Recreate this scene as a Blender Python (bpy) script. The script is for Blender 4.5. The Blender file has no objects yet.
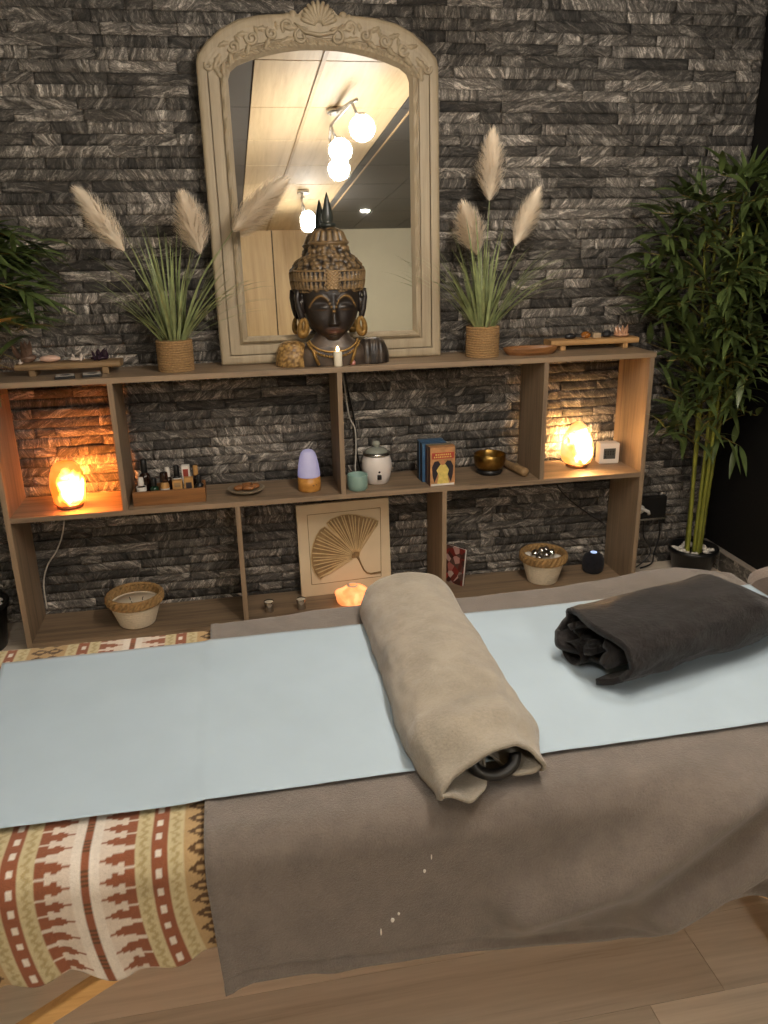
import bpy, math, random
from math import pi, sin, cos, exp
from mathutils import Vector, Matrix, noise

# ------------------------------------------------------------------ camera, world, exposure
scene = bpy.context.scene
COL = scene.collection
scene.view_settings.view_transform = 'Standard'
scene.view_settings.look = 'None'
scene.view_settings.gamma = 1.0
scene.view_settings.use_curve_mapping = False
scene.view_settings.exposure = 0.0
try:
    scene.cycles.use_denoising = True
    scene.cycles.max_bounces = 8
    scene.cycles.sample_clamp_indirect = 4.0
except Exception:
    pass

cam_data = bpy.data.cameras.new('camera')
cam = bpy.data.objects.new('camera', cam_data)
COL.objects.link(cam)
cam_data.sensor_fit = 'VERTICAL'
cam_data.sensor_height = 36.0
cam_data.lens = 36.0 * 800.18 / 1024.0
cam_data.clip_start = 0.02
cam.matrix_world = Matrix(((0.982438, 0.077284, -0.169832, 0.85483), (-0.185725, 0.317503, -0.929891, -3.22108), (-0.017944, 0.945103, 0.326280, 1.49034), (0, 0, 0, 1)))
scene.camera = cam

world = bpy.data.worlds.new('world'); scene.world = world
world.use_nodes = True
world.node_tree.nodes['Background'].inputs[0].default_value = (0.9, 0.95, 1.0, 1)
world.node_tree.nodes['Background'].inputs[1].default_value = 0.0

GLOBE_L = 160.0                      # radiance of the lit glass globes
GLOBE_C = (1.0, 0.935, 0.84)
SALT_ORANGE = ((1.0, 0.19, 0.012), (1.0, 0.30, 0.05), 150.0)
SALT_AMBER = ((1.0, 0.40, 0.05), (1.0, 0.62, 0.28), 130.0)

# ------------------------------------------------------------------ helpers
def lin(c):
    c = c / 255.0
    return c / 12.92 if c <= 0.04045 else ((c + 0.055) / 1.055) ** 2.4
def rgb(r, g, b): return (lin(r), lin(g), lin(b))
def rgba(c): return (c[0], c[1], c[2], 1.0)
def lerp(a, b, t): return a + (b - a) * t
def clamp(t, a=0.0, b=1.0): return max(a, min(b, t))
def smooth(t): t = clamp(t); return t * t * (3 - 2 * t)
def interp(tab, x):
    if x <= tab[0][0]: return tab[0][1]
    for (x0, y0), (x1, y1) in zip(tab, tab[1:]):
        if x <= x1: return y0 + (y1 - y0) * (x - x0) / (x1 - x0)
    return tab[-1][1]
def n3(x, y, z): return noise.noise(Vector((x, y, z)))

class MB:
    """collects verts and faces of ONE mesh"""
    def __init__(self): self.v = []; self.f = []; self.c = []; self.mi = []; self.sm = []; self.cur = None
    def vert(self, p, col=None):
        self.v.append(tuple(p)); self.c.append(col if col is not None else (self.cur or (1, 1, 1))); return len(self.v) - 1
    def face(self, ids, mi=0, sm=True): self.f.append(tuple(ids)); self.mi.append(mi); self.sm.append(sm)
    def box(self, lo, hi, M=None, mi=0):
        b = len(self.v)
        for z in (lo[2], hi[2]):
            for y in (lo[1], hi[1]):
                for x in (lo[0], hi[0]):
                    p = Vector((x, y, z)); self.vert(M @ p if M else p)
        for q in ((0, 2, 3, 1), (4, 5, 7, 6), (0, 1, 5, 4), (2, 6, 7, 3), (0, 4, 6, 2), (1, 3, 7, 5)):
            self.face([b + i for i in q], mi, False)
        return self
    def grid(self, fn, nu, nv, cu=False, cv=False, flip=False, col=None, sm=True, mi=0):
        b = len(self.v)
        for i in range(nu):
            u = i / (nu if cu else nu - 1)
            for j in range(nv):
                w = j / (nv if cv else nv - 1)
                p = fn(u, w)
                self.vert(p, col(u, w, p) if col else None)
        for i in range(nu if cu else nu - 1):
            for j in range(nv if cv else nv - 1):
                a = b + i * nv + j; i2 = (i + 1) % nu; j2 = (j + 1) % nv
                q = [a, b + i2 * nv + j, b + i2 * nv + j2, b + i * nv + j2]
                self.face(q[::-1] if flip else q, mi, sm)
        return self
    def lathe(self, prof, n=32, c=(0, 0, 0), sx=1, sy=1, M=None, cols=None):
        b = len(self.v)
        for k, (r, z) in enumerate(prof):
            for i in range(n):
                a = 2 * pi * i / n
                p = Vector((c[0] + r * cos(a) * sx, c[1] + r * sin(a) * sy, c[2] + z))
                self.vert(M @ p if M else p, cols[k] if cols else None)
        for k in range(len(prof) - 1):
            for i in range(n):
                j = (i + 1) % n
                self.face([b + k * n + i, b + k * n + j, b + (k + 1) * n + j, b + (k + 1) * n + i])
        if prof[0][0] > 1e-6: self.face([b + i for i in range(n)][::-1], 0, False)
        if prof[-1][0] > 1e-6: self.face([b + (len(prof) - 1) * n + i for i in range(n)], 0, False)
        return self
    def tube(self, path, r, n=8, caps=True):
        P = [Vector(p) for p in path]; b = len(self.v); m = len(P)
        rr = r if isinstance(r, (list, tuple)) else [r] * m
        t0 = (P[1] - P[0]).normalized()
        up = Vector((0, 0, 1)) if abs(t0.z) < 0.9 else Vector((1, 0, 0))
        nrm = (up - t0 * up.dot(t0)).normalized()
        for k in range(m):
            t = (P[min(k + 1, m - 1)] - P[max(k - 1, 0)])
            t = t.normalized() if t.length > 1e-9 else t0
            nrm = nrm - t * nrm.dot(t)
            nrm = nrm.normalized() if nrm.length > 1e-6 else t.orthogonal().normalized()
            bi = t.cross(nrm)
            for i in range(n):
                a = 2 * pi * i / n
                self.vert(P[k] + (nrm * cos(a) + bi * sin(a)) * rr[k])
        for k in range(m - 1):
            for i in range(n):
                j = (i + 1) % n
                self.face([b + k * n + i, b + k * n + j, b + (k + 1) * n + j, b + (k + 1) * n + i])
        if caps:
            self.face([b + i for i in range(n)][::-1]); self.face([b + (m - 1) * n + i for i in range(n)])
        return self
    def ring(self, c, r, rt, n=32, m=8, sx=1, sy=1, M=None):
        c = Vector(c)
        def fn(u, w):
            a = 2 * pi * u; e = 2 * pi * w
            p = Vector(((r + rt * cos(e)) * cos(a) * sx, (r + rt * cos(e)) * sin(a) * sy, rt * sin(e)))
            return c + (M @ p if M else p)
        return self.grid(fn, n, m, True, True)
    def blob(self, c, r, n=14, amp=0.0, fr=8.0, seed=0, facet=False, M=None):
        c = Vector(c); r = Vector(r) if not isinstance(r, (int, float)) else Vector((r, r, r))
        b = len(self.v); m = n // 2 + 1
        for k in range(m + 1):
            th = pi * k / m
            for i in range(n):
                a = 2 * pi * i / n
                d = Vector((sin(th) * cos(a), sin(th) * sin(a), -cos(th)))
                s = 1 + amp * n3(d.x * fr + seed, d.y * fr, d.z * fr)
                p = Vector((d.x * r.x * s, d.y * r.y * s, d.z * r.z * s))
                self.vert(c + (M @ p if M else p))
        for k in range(m):
            for i in range(n):
                j = (i + 1) % n
                self.face([b + k * n + i, b + k * n + j, b + (k + 1) * n + j, b + (k + 1) * n + i], 0, not facet)
        return self
    def prism(self, poly, z0, z1, M=None):
        n = len(poly); b = len(self.v)
        for z in (z0, z1):
            for x, y in poly:
                p = Vector((x, y, z)); self.vert(M @ p if M else p)
        self.face([b + i for i in range(n)][::-1], 0, False); self.face([b + n + i for i in range(n)], 0, False)
        for i in range(n):
            j = (i + 1) % n; self.face([b + i, b + j, b + n + j, b + n + i], 0, False)
        return self
    def build(self, name, mat, parent=None, loc=None, rz=0.0, bevel=0.0, subd=0, solid=0.0, rebase=False):
        me = bpy.data.meshes.new(name)
        vs = self.v
        off = Vector((0, 0, 0))
        if loc is not None: off = Vector(loc)
        if rebase: vs = [(p[0] - off.x, p[1] - off.y, p[2] - off.z) for p in vs]
        me.from_pydata(vs, [], self.f)
        mats = mat if isinstance(mat, (list, tuple)) else [mat]
        for m in mats: me.materials.append(m)
        me.polygons.foreach_set('material_index', self.mi)
        me.polygons.foreach_set('use_smooth', self.sm)
        ca = me.color_attributes.new('Col', 'FLOAT_COLOR', 'POINT')
        flat = []
        for c in self.c: flat += [c[0], c[1], c[2], 1.0]
        ca.data.foreach_set('color', flat)
        me.update()
        o = bpy.data.objects.new(name, me); COL.objects.link(o)
        if parent is not None: o.parent = parent
        if loc is not None: o.location = off
        if rz: o.rotation_euler.z = rz
        if bevel:
            m = o.modifiers.new('bevel', 'BEVEL'); m.width = bevel; m.segments = 2; m.limit_method = 'ANGLE'; m.angle_limit = 0.7
        if solid:
            m = o.modifiers.new('solid', 'SOLIDIFY'); m.thickness = solid; m.offset = -1
        if subd:
            m = o.modifiers.new('sub', 'SUBSURF'); m.levels = subd; m.render_levels = subd
        return o

def thing(name, label, cat, loc=(0, 0, 0), rz=0.0, group=None):
    o = bpy.data.objects.new(name, None); COL.objects.link(o)
    o.empty_display_size = 0.05
    o.location = loc; o.rotation_euler = (0, 0, rz); o['label'] = label; o['category'] = cat
    if group: o['group'] = group
    return o
def tag(o, label, cat, group=None):
    o['label'] = label; o['category'] = cat
    if group: o['group'] = group
    return o
def struct(o): o['kind'] = 'structure'; return o

# ------------------------------------------------------------------ materials
def mat(name):
    m = bpy.data.materials.new(name); m.use_nodes = True
    nt = m.node_tree; return m, nt, nt.nodes['Principled BSDF']
def node(nt, t, **kw):
    n = nt.nodes.new(t)
    for k, v in kw.items():
        if k in n.inputs.keys(): n.inputs[k].default_value = v
        else: setattr(n, k, v)
    return n
def ramp(nt, fac, stops):
    r = nt.nodes.new('ShaderNodeValToRGB'); e = r.color_ramp.elements
    while len(e) < len(stops): e.new(0.5)
    for i, (p, c) in enumerate(stops): e[i].position = p; e[i].color = rgba(c)
    nt.links.new(fac, r.inputs[0]); return r.outputs[0]
def objco(nt, scale=(1, 1, 1), rot=(0, 0, 0)):
    tc = nt.nodes.new('ShaderNodeTexCoord'); mp = nt.nodes.new('ShaderNodeMapping')
    mp.inputs['Scale'].default_value = scale; mp.inputs['Rotation'].default_value = rot
    nt.links.new(tc.outputs['Object'], mp.inputs[0]); return mp.outputs[0]
def bump(nt, p, h, strength=0.3, dist=0.01):
    b = nt.nodes.new('ShaderNodeBump'); b.inputs['Strength'].default_value = strength; b.inputs['Distance'].default_value = dist
    nt.links.new(h, b.inputs['Height']); nt.links.new(b.outputs[0], p.inputs['Normal']); return b
def plain(name, c, rough=0.5, metal=0.0, var=0.12, vs=30.0, bmp=0.0, trans=0.0, spec=0.5, emit=None, es=0.0, sheen=0.0):
    m, nt, p = mat(name)
    nz = node(nt, 'ShaderNodeTexNoise', Scale=vs, Detail=4.0)
    nt.links.new(objco(nt), nz.inputs['Vector'])
    col = ramp(nt, nz.outputs[0], [(0.3, tuple(x * (1 - var) for x in c)), (0.7, tuple(min(1, x * (1 + var)) for x in c))])
    nt.links.new(col, p.inputs['Base Color'])
    p.inputs['Roughness'].default_value = rough; p.inputs['Metallic'].default_value = metal
    p.inputs['Specular IOR Level'].default_value = spec
    if trans: p.inputs['Transmission Weight'].default_value = trans
    if sheen: p.inputs['Sheen Weight'].default_value = sheen; p.inputs['Sheen Roughness'].default_value = 0.4
    if emit: p.inputs['Emission Color'].default_value = rgba(emit); p.inputs['Emission Strength'].default_value = es
    if bmp: bump(nt, p, nz.outputs[0], bmp, 0.004)
    return m
def wood(name, c1, c2, axis='x', s=1.0, rough=0.5, coarse=1.0, attr=False, bmp=0.15):
    m, nt, p = mat(name)
    lo, hi = 1.2 * s, 22.0 * s
    sc = {'x': (lo, hi, hi), 'y': (hi, lo, hi), 'z': (hi, hi, lo)}[axis]
    co = objco(nt, sc)
    if attr:
        at = node(nt, 'ShaderNodeAttribute', attribute_name='Col'); vm = node(nt, 'ShaderNodeVectorMath', operation='MULTIPLY_ADD')
        nt.links.new(at.outputs['Color'], vm.inputs[0]); vm.inputs[1].default_value = (17, 17, 17); nt.links.new(co, vm.inputs[2]); co = vm.outputs[0]
    n1 = node(nt, 'ShaderNodeTexNoise', Scale=0.9 * coarse, Detail=6.0, Roughness=0.65, Distortion=0.8)
    n2 = node(nt, 'ShaderNodeTexNoise', Scale=5.0, Detail=3.0, Roughness=0.7)
    nt.links.new(co, n1.inputs['Vector']); nt.links.new(co, n2.inputs['Vector'])
    mx = node(nt, 'ShaderNodeMath', operation='MULTIPLY_ADD'); mx.inputs[1].default_value = 0.35
    nt.links.new(n2.outputs[0], mx.inputs[0]); nt.links.new(n1.outputs[0], mx.inputs[2])
    col = ramp(nt, mx.outputs[0], [(0.48, c1), (0.62, tuple((a + b) / 2 for a, b in zip(c1, c2))), (0.85, c2)])
    if attr:
        hs = node(nt, 'ShaderNodeHueSaturation'); mr = node(nt, 'ShaderNodeMapRange')
        sp = node(nt, 'ShaderNodeSeparateColor'); nt.links.new(at.outputs['Color'], sp.inputs[0]); nt.links.new(sp.outputs[2], mr.inputs[0])
        mr.inputs[3].default_value = 0.85; mr.inputs[4].default_value = 1.15
        nt.links.new(mr.outputs[0], hs.inputs['Value']); nt.links.new(col, hs.inputs['Color']); col = hs.outputs[0]
    nt.links.new(col, p.inputs['Base Color']); p.inputs['Roughness'].default_value = rough
    bump(nt, p, mx.outputs[0], bmp, 0.003); return m
def fabric(name, c, var=0.18, scale=60.0, pile=0.5, sheen=0.3, rough=0.9, attr=False, weave=0.0):
    m, nt, p = mat(name)
    co = objco(nt)
    n1 = node(nt, 'ShaderNodeTexNoise', Scale=scale * 0.2, Detail=6.0, Roughness=0.7)
    n2 = node(nt, 'ShaderNodeTexNoise', Scale=scale * 2.6, Detail=5.0, Roughness=0.75)
    nt.links.new(co, n1.inputs['Vector']); nt.links.new(co, n2.inputs['Vector'])
    ad = node(nt, 'ShaderNodeMath', operation='MULTIPLY_ADD'); ad.inputs[1].default_value = 0.7
    nt.links.new(n2.outputs[0], ad.inputs[0]); nt.links.new(n1.outputs[0], ad.inputs[2])
    if attr:
        at = node(nt, 'ShaderNodeAttribute', attribute_name='Col')
        hs = node(nt, 'ShaderNodeHueSaturation'); mr = node(nt, 'ShaderNodeMapRange'); nt.links.new(ad.outputs[0], mr.inputs[0])
        mr.inputs[1].default_value = 0.6; mr.inputs[2].default_value = 1.1; mr.inputs[3].default_value = 1 - var; mr.inputs[4].default_value = 1 + var
        nt.links.new(mr.outputs[0], hs.inputs['Value']); nt.links.new(at.outputs['Color'], hs.inputs['Color']); col = hs.outputs[0]
    else:
        col = ramp(nt, ad.outputs[0], [(0.66, tuple(x * (1 - var) for x in c)), (1.04, tuple(x * (1 + var) for x in c))])
    nt.links.new(col, p.inputs['Base Color']); p.inputs['Roughness'].default_value = rough
    p.inputs['Sheen Weight'].default_value = sheen; p.inputs['Sheen Roughness'].default_value = 0.5
    p.inputs['Specular IOR Level'].default_value = 0.15
    bump(nt, p, n2.outputs[0], pile, 0.004)
    return m
def vcol(name, rough=0.5, metal=0.0, bmp=0.0, bs=80.0, spec=0.5):
    m, nt, p = mat(name)
    at = node(nt, 'ShaderNodeAttribute', attribute_name='Col'); nz = node(nt, 'ShaderNodeTexNoise', Scale=bs, Detail=4.0)
    nt.links.new(objco(nt), nz.inputs['Vector'])
    hs = node(nt, 'ShaderNodeHueSaturation'); mr = node(nt, 'ShaderNodeMapRange'); mr.inputs[3].default_value = 0.8; mr.inputs[4].default_value = 1.2
    nt.links.new(nz.outputs[0], mr.inputs[0]); nt.links.new(mr.outputs[0], hs.inputs['Value']); nt.links.new(at.outputs['Color'], hs.inputs['Color'])
    nt.links.new(hs.outputs[0], p.inputs['Base Color'])
    p.inputs['Roughness'].default_value = rough; p.inputs['Metallic'].default_value = metal; p.inputs['Specular IOR Level'].default_value = spec
    if bmp: bump(nt, p, nz.outputs[0], bmp, 0.004)
    return m
def glow(name, c1, c2, strength, scale=14.0, base=None, heart=None):
    m, nt, p = mat(name)
    nz = node(nt, 'ShaderNodeTexNoise', Scale=scale, Detail=3.0, Distortion=0.6)
    nt.links.new(objco(nt), nz.inputs['Vector'])
    col = ramp(nt, nz.outputs[0], [(0.38, c1), (0.62, c2)])
    p.inputs['Base Color'].default_value = rgba(base or c2); p.inputs['Roughness'].default_value = 0.5
    nt.links.new(col, p.inputs['Emission Color'])
    mr = node(nt, 'ShaderNodeMapRange'); mr.inputs[1].default_value = 0.35; mr.inputs[2].default_value = 0.65
    mr.inputs[3].default_value = strength * 0.022; mr.inputs[4].default_value = strength * 1.6
    if heart:
        # brightest round the bulb in the heart of the rock, deep orange in the thick foot and crown
        tc = nt.nodes.new('ShaderNodeTexCoord'); sb = node(nt, 'ShaderNodeVectorMath', operation='DISTANCE'); sb.inputs[1].default_value = heart
        sq = node(nt, 'ShaderNodeVectorMath', operation='MULTIPLY'); sq.inputs[1].default_value = (1.0, 0.25, 0.75)
        nt.links.new(tc.outputs['Object'], sq.inputs[0]); nt.links.new(sq.outputs[0], sb.inputs[0])
        fr = node(nt, 'ShaderNodeMapRange'); fr.inputs[1].default_value = 0.024; fr.inputs[2].default_value = 0.074; fr.inputs[3].default_value = 0.14; fr.inputs[4].default_value = -0.30
        nt.links.new(sb.outputs['Value'], fr.inputs[0]); hf = node(nt, 'ShaderNodeMath', operation='MULTIPLY_ADD'); hf.inputs[1].default_value = 0.6; hf.inputs[2].default_value = 0.2; nt.links.new(nz.outputs[0], hf.inputs[0])
        ad = node(nt, 'ShaderNodeMath', operation='ADD'); nt.links.new(fr.outputs[0], ad.inputs[0]); nt.links.new(hf.outputs[0], ad.inputs[1])
        src = ad.outputs[0]
    else: src = nz.outputs[0]; mr.inputs[3].default_value = strength * 0.7; mr.inputs[4].default_value = strength * 1.25
    nt.links.new(src, mr.inputs[0]); es = mr.outputs[0]
    if heart:
        mr.inputs[3].default_value = 0.0; mr.inputs[4].default_value = 1.0
        pw = node(nt, 'ShaderNodeMath', operation='POWER'); pw.inputs[1].default_value = 2.4; nt.links.new(es, pw.inputs[0])
        ml = node(nt, 'ShaderNodeMath', operation='MULTIPLY_ADD'); ml.inputs[1].default_value = strength * 1.6; ml.inputs[2].default_value = 1.2; nt.links.new(pw.outputs[0], ml.inputs[0]); es = ml.outputs[0]
    nt.links.new(es, p.inputs['Emission Strength'])
    bump(nt, p, nz.outputs[0], 0.3, 0.01)
    return m

def stone_material():
    m, nt, p = mat('split_face_stone')
    at = node(nt, 'ShaderNodeAttribute', attribute_name='Col'); sp = node(nt, 'ShaderNodeSeparateColor')
    nt.links.new(at.outputs['Color'], sp.inputs[0])
    tc = nt.nodes.new('ShaderNodeTexCoord')
    off = node(nt, 'ShaderNodeVectorMath', operation='MULTIPLY_ADD'); off.inputs[1].default_value = (31, 17, 23)
    nt.links.new(at.outputs['Color'], off.inputs[0]); nt.links.new(tc.outputs['Object'], off.inputs[2])
    ang = node(nt, 'ShaderNodeMath', operation='MULTIPLY'); ang.inputs[1].default_value = 3.2
    nt.links.new(sp.outputs[1], ang.inputs[0])
    vr = node(nt, 'ShaderNodeVectorRotate', rotation_type='Y_AXIS'); nt.links.new(off.outputs[0], vr.inputs['Vector']); nt.links.new(ang.outputs[0], vr.inputs['Angle'])
    mp = node(nt, 'ShaderNodeMapping'); mp.inputs['Scale'].default_value = (1.0, 1.0, 1.7); nt.links.new(vr.outputs[0], mp.inputs[0])
    wn = node(nt, 'ShaderNodeTexNoise', Scale=7.0, Detail=3.0, Roughness=0.5); nt.links.new(mp.outputs[0], wn.inputs['Vector'])
    wa = node(nt, 'ShaderNodeVectorMath', operation='MULTIPLY_ADD'); wa.inputs[1].default_value = (0.16, 0.16, 0.16)
    nt.links.new(wn.outputs['Color'], wa.inputs[0]); nt.links.new(mp.outputs[0], wa.inputs[2])
    m2 = node(nt, 'ShaderNodeMapping'); m2.inputs['Scale'].default_value = (0.42, 1.0, 1.9); nt.links.new(wa.outputs[0], m2.inputs[0])
    s1 = node(nt, 'ShaderNodeTexNoise', Scale=12.0, Detail=8.0, Roughness=0.74, Distortion=1.1); nt.links.new(m2.outputs[0], s1.inputs['Vector'])
    nz = node(nt, 'ShaderNodeTexNoise', Scale=70.0, Detail=5.0, Roughness=0.75, Distortion=1.0); nt.links.new(wa.outputs[0], nz.inputs['Vector'])
    h = node(nt, 'ShaderNodeMix', data_type='FLOAT'); h.inputs[0].default_value = 0.38
    nt.links.new(s1.outputs[0], h.inputs[2]); nt.links.new(nz.outputs[0], h.inputs[3])
    col = ramp(nt, h.outputs[0], [(0.36, rgb(26, 25, 24)), (0.445, rgb(79, 75, 70)), (0.52, rgb(122, 115, 107)), (0.62, rgb(228, 218, 205))])
    hs = node(nt, 'ShaderNodeHueSaturation'); mr = node(nt, 'ShaderNodeMapRange'); mr.inputs[3].default_value = 0.26; mr.inputs[4].default_value = 1.35
    nt.links.new(sp.outputs[2], mr.inputs[0]); nt.links.new(mr.outputs[0], hs.inputs['Value']); nt.links.new(col, hs.inputs['Color'])
    nt.links.new(hs.outputs[0], p.inputs['Base Color'])
    p.inputs['Roughness'].default_value = 0.5; p.inputs['Specular IOR Level'].default_value = 0.5
    bump(nt, p, h.outputs[0], 1.0, 0.014)
    return m

M_STONE = stone_material()
OAK1, OAK2 = rgb(98, 82, 66), rgb(152, 130, 105)
M_OAKX = wood('grey_oak_along', OAK1, OAK2, 'x', 1.0, 0.5)
M_OAKZ = wood('grey_oak_upright', OAK1, OAK2, 'z', 1.0, 0.5)
M_FLOOR = wood('laminate_floor', rgb(188, 172, 152), rgb(226, 212, 193), 'x', 0.7, 0.42, 0.9, attr=True, bmp=0.06)
M_TAUPE = fabric('taupe_fleece', rgb(107, 97, 89), 0.16, 110, 0.8, 0.35)
M_PATTERN = fabric('woven_ethnic_blanket', (1, 1, 1), 0.14, 70, 0.5, 0.15, attr=True)
M_PAPER = plain('blue_tissue_paper', rgb(162, 177, 188), 0.75, 0, 0.05, 5, 0.05, spec=0.25)
M_TOWEL = fabric('beige_grey_towel', rgb(142, 133, 119), 0.16, 80, 0.6, 0.3)
M_PLUSH = fabric('dark_brown_plush', rgb(24, 19, 18), 0.45, 60, 0.9, 0.14, 0.5)
M_GREYTOWEL = fabric('taupe_grey_towel', rgb(112, 100, 92), 0.14, 80, 0.6, 0.3)
M_BLACKVINYL = plain('black_vinyl', rgb(22, 21, 21), 0.45)
M_VINYL = plain('cream_vinyl', rgb(190, 180, 165), 0.5)
M_BEECH = wood('beech_varnished', rgb(190, 140, 75), rgb(225, 180, 115), 'x', 1.5, 0.4)
M_FRAME = wood('limed_carved_wood', rgb(142, 127, 103), rgb(168, 152, 125), 'z', 1.6, 0.55, bmp=0.2)
M_WALLBLACK = plain('black_paint', rgb(14, 13, 13), 0.6, 0, 0.2, 6, spec=0.3)
M_PALE = plain('pale_painted_wall', rgb(205, 200, 178), 0.8, 0, 0.04, 3)
M_CEILWOOD = wood('ceiling_wood_panel', rgb(160, 138, 104), rgb(196, 174, 138), 'y', 0.5, 0.5, 0.8)
M_DARKPANEL = plain('ceiling_dark_panel', rgb(52, 50, 48), 0.5, 0, 0.1, 4)
M_GROOVE = plain('panel_gap_dark', rgb(60, 48, 34), 0.8)
M_GRIDBAR = plain('ceiling_grid_bar', rgb(150, 126, 92), 0.6)
M_BLACK = plain('black_plastic', rgb(18, 18, 19), 0.35)
M_WHITE = plain('white_plastic', rgb(222, 215, 205), 0.35, 0, 0.02)
M_STEEL = plain('brushed_steel', rgb(190, 188, 184), 0.25, 1.0, 0.05)
M_BRASS = plain('hammered_brass', rgb(150, 118, 62), 0.3, 1.0, 0.2, 60, 0.3)
M_CREAM = plain('cream_cotton_rope', rgb(214, 200, 176), 0.85, 0, 0.08, 120, 0.3)
M_ROPE = plain('jute_rope', rgb(150, 118, 78), 0.9, 0, 0.25, 160, 0.5)
M_SEAGRASS = plain('seagrass_braid', rgb(150, 118, 74), 0.85, 0, 0.3, 90, 0.5)
M_WAX = plain('white_wax', rgb(232, 222, 200), 0.5, 0, 0.03)
M_LEAF = plain('bamboo_leaf_green', rgb(76, 90, 48), 0.42, 0, 0.35, 9)
M_CANE = plain('bamboo_cane', rgb(122, 124, 46), 0.45, 0, 0.2, 14)
M_TWIG = plain('bamboo_twig', rgb(112, 98, 46), 0.6)
M_GRASS = plain('grass_blade_green', rgb(136, 146, 98), 0.5, 0, 0.4, 22)
M_PLUME = plain('pampas_plume', rgb(244, 228, 204), 0.95, 0, 0.1, 20, sheen=0.3)
M_SOIL = plain('dark_soil', rgb(36, 30, 25), 0.95, 0, 0.3, 90, 0.5)
M_PEBBLE = plain('white_pebble', rgb(214, 206, 194), 0.6)
M_TRAYWOOD = wood('rustic_tray_wood', rgb(98, 76, 52), rgb(150, 122, 86), 'x', 1.6, 0.55)
M_OILBOX = wood('honey_wood_box', rgb(92, 58, 30), rgb(146, 98, 52), 'x', 1.6, 0.5)
M_DISHWOOD = wood('dark_wood_dish', rgb(92, 58, 32), rgb(146, 100, 58), 'x', 2.0, 0.45)
M_BAMBOOBASE = wood('bamboo_base', rgb(176, 116, 46), rgb(206, 148, 74), 'x', 2.0, 0.4)
M_TEAL = plain('teal_ceramic', rgb(128, 156, 146), 0.35, 0, 0.06)
M_CERAMIC = plain('warmer_white_enamel', rgb(226, 216, 208), 0.25, 0, 0.02)
M_GLASSLID = plain('frosted_lid', rgb(186, 190, 176), 0.15, 0, 0.05, trans=0.5)
M_BUDDHA = vcol('painted_wood_statue', 0.42, 0.0, 0.25, 90)
M_GOLD = plain('antique_gold', rgb(150, 116, 62), 0.45, 0.55, 0.35, 70, 0.4)
M_FINIAL = plain('dark_green_finial', rgb(44, 48, 44), 0.35)
M_ARTBOARD = plain('cream_art_board', rgb(218, 198, 164), 0.7, 0, 0.05, 8)
M_ARTLINE = plain('art_line_brown', rgb(140, 112, 76), 0.7)
M_GINKGO = plain('ginkgo_bronze', rgb(140, 112, 72), 0.55, 0.0, 0.25, 40, 0.2)
M_VEIN = plain('ginkgo_vein_cream', rgb(206, 180, 134), 0.6)
M_AMBER = plain('amber_glass', rgb(34, 18, 10), 0.12, 0, 0.1)
M_GREENGLASS = plain('green_glass', rgb(22, 52, 34), 0.12)
M_LABELW = plain('white_label', rgb(220, 214, 204), 0.6)
M_REDLABEL = plain('red_label', rgb(140, 52, 36), 0.6)
M_CORK = plain('pale_wood_cap', rgb(176, 132, 76), 0.6, 0, 0.2, 60)
M_LCD = plain('grey_display', rgb(72, 76, 74), 0.3)
M_LCDINK = plain('display_digits', rgb(34, 36, 36), 0.4)
M_CLOCKSIDE = plain('clock_side_wood', rgb(190, 160, 122), 0.6)
M_ROSE = plain('rose_quartz', rgb(214, 176, 156), 0.35, 0, 0.1, 20)
M_CRYSTAL = plain('white_crystal', rgb(206, 190, 178), 0.2, 0, 0.2, 30)
M_AMETHYST = plain('dark_amethyst', rgb(48, 34, 46), 0.25, 0, 0.4, 60)
M_SMOKY = plain('smoky_quartz', rgb(112, 88, 74), 0.2, 0, 0.35, 24)
M_DARKSTONE = plain('dark_stone', rgb(34, 33, 35), 0.5)
M_AGATE = plain('brown_agate', rgb(140, 92, 54), 0.3, 0, 0.35, 40)
M_SAUCER = plain('glazed_saucer', rgb(132, 118, 98), 0.3, 0, 0.15, 20)
M_SILVER = plain('silver_ball', rgb(205, 203, 200), 0.12, 1.0, 0.03)
M_BLUEBOX = plain('blue_card_box', rgb(56, 90, 122), 0.45, 0, 0.2, 25)
M_NAVY = plain('navy_box_side', rgb(26, 36, 52), 0.5)
M_MAROON = plain('maroon_box', rgb(70, 34, 24), 0.5)
M_COVER = plain('sepia_cover', rgb(176, 128, 84), 0.5, 0, 0.3, 40)
M_REDHEAD = plain('red_cover_band', rgb(168, 62, 48), 0.5, 0, 0.15, 40)
M_YELLOW = plain('yellow_robe_print', rgb(214, 190, 104), 0.5, 0, 0.2, 60)
M_INK = plain('dark_print', rgb(40, 34, 40), 0.5)
M_FLESH = plain('print_skin', rgb(190, 130, 90), 0.5)
M_CARDTAG = plain('tag_white', rgb(190, 182, 172), 0.5)
M_CABLEW = plain('white_cable', rgb(196, 188, 176), 0.5)
M_FLAME = plain('candle_flame', rgb(255, 220, 150), 0.5, emit=(1.0, 0.72, 0.36), es=14.0)
M_ECHOLIGHT = plain('blue_status_light', rgb(150, 180, 230), 0.4, emit=(0.5, 0.65, 1.0), es=0.9)
M_DOME = plain('lit_diffuser_dome', rgb(176, 172, 176), 0.5, 0, 0.05, emit=(0.36, 0.36, 0.85), es=0.26)
M_GLOBE = plain('lit_glass_globe', rgb(240, 235, 225), 0.3, emit=GLOBE_C, es=GLOBE_L)
M_SALT1 = glow('salt_orange', *SALT_ORANGE, heart=(0.018, 0.0, 0.062))
M_SALT2 = glow('salt_amber', *SALT_AMBER, heart=(0.0, 0.0, 0.072))
M_SALT3 = glow('salt_peach', (1.0, 0.30, 0.08), (1.0, 0.46, 0.18), 1.15, 18.0)
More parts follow.
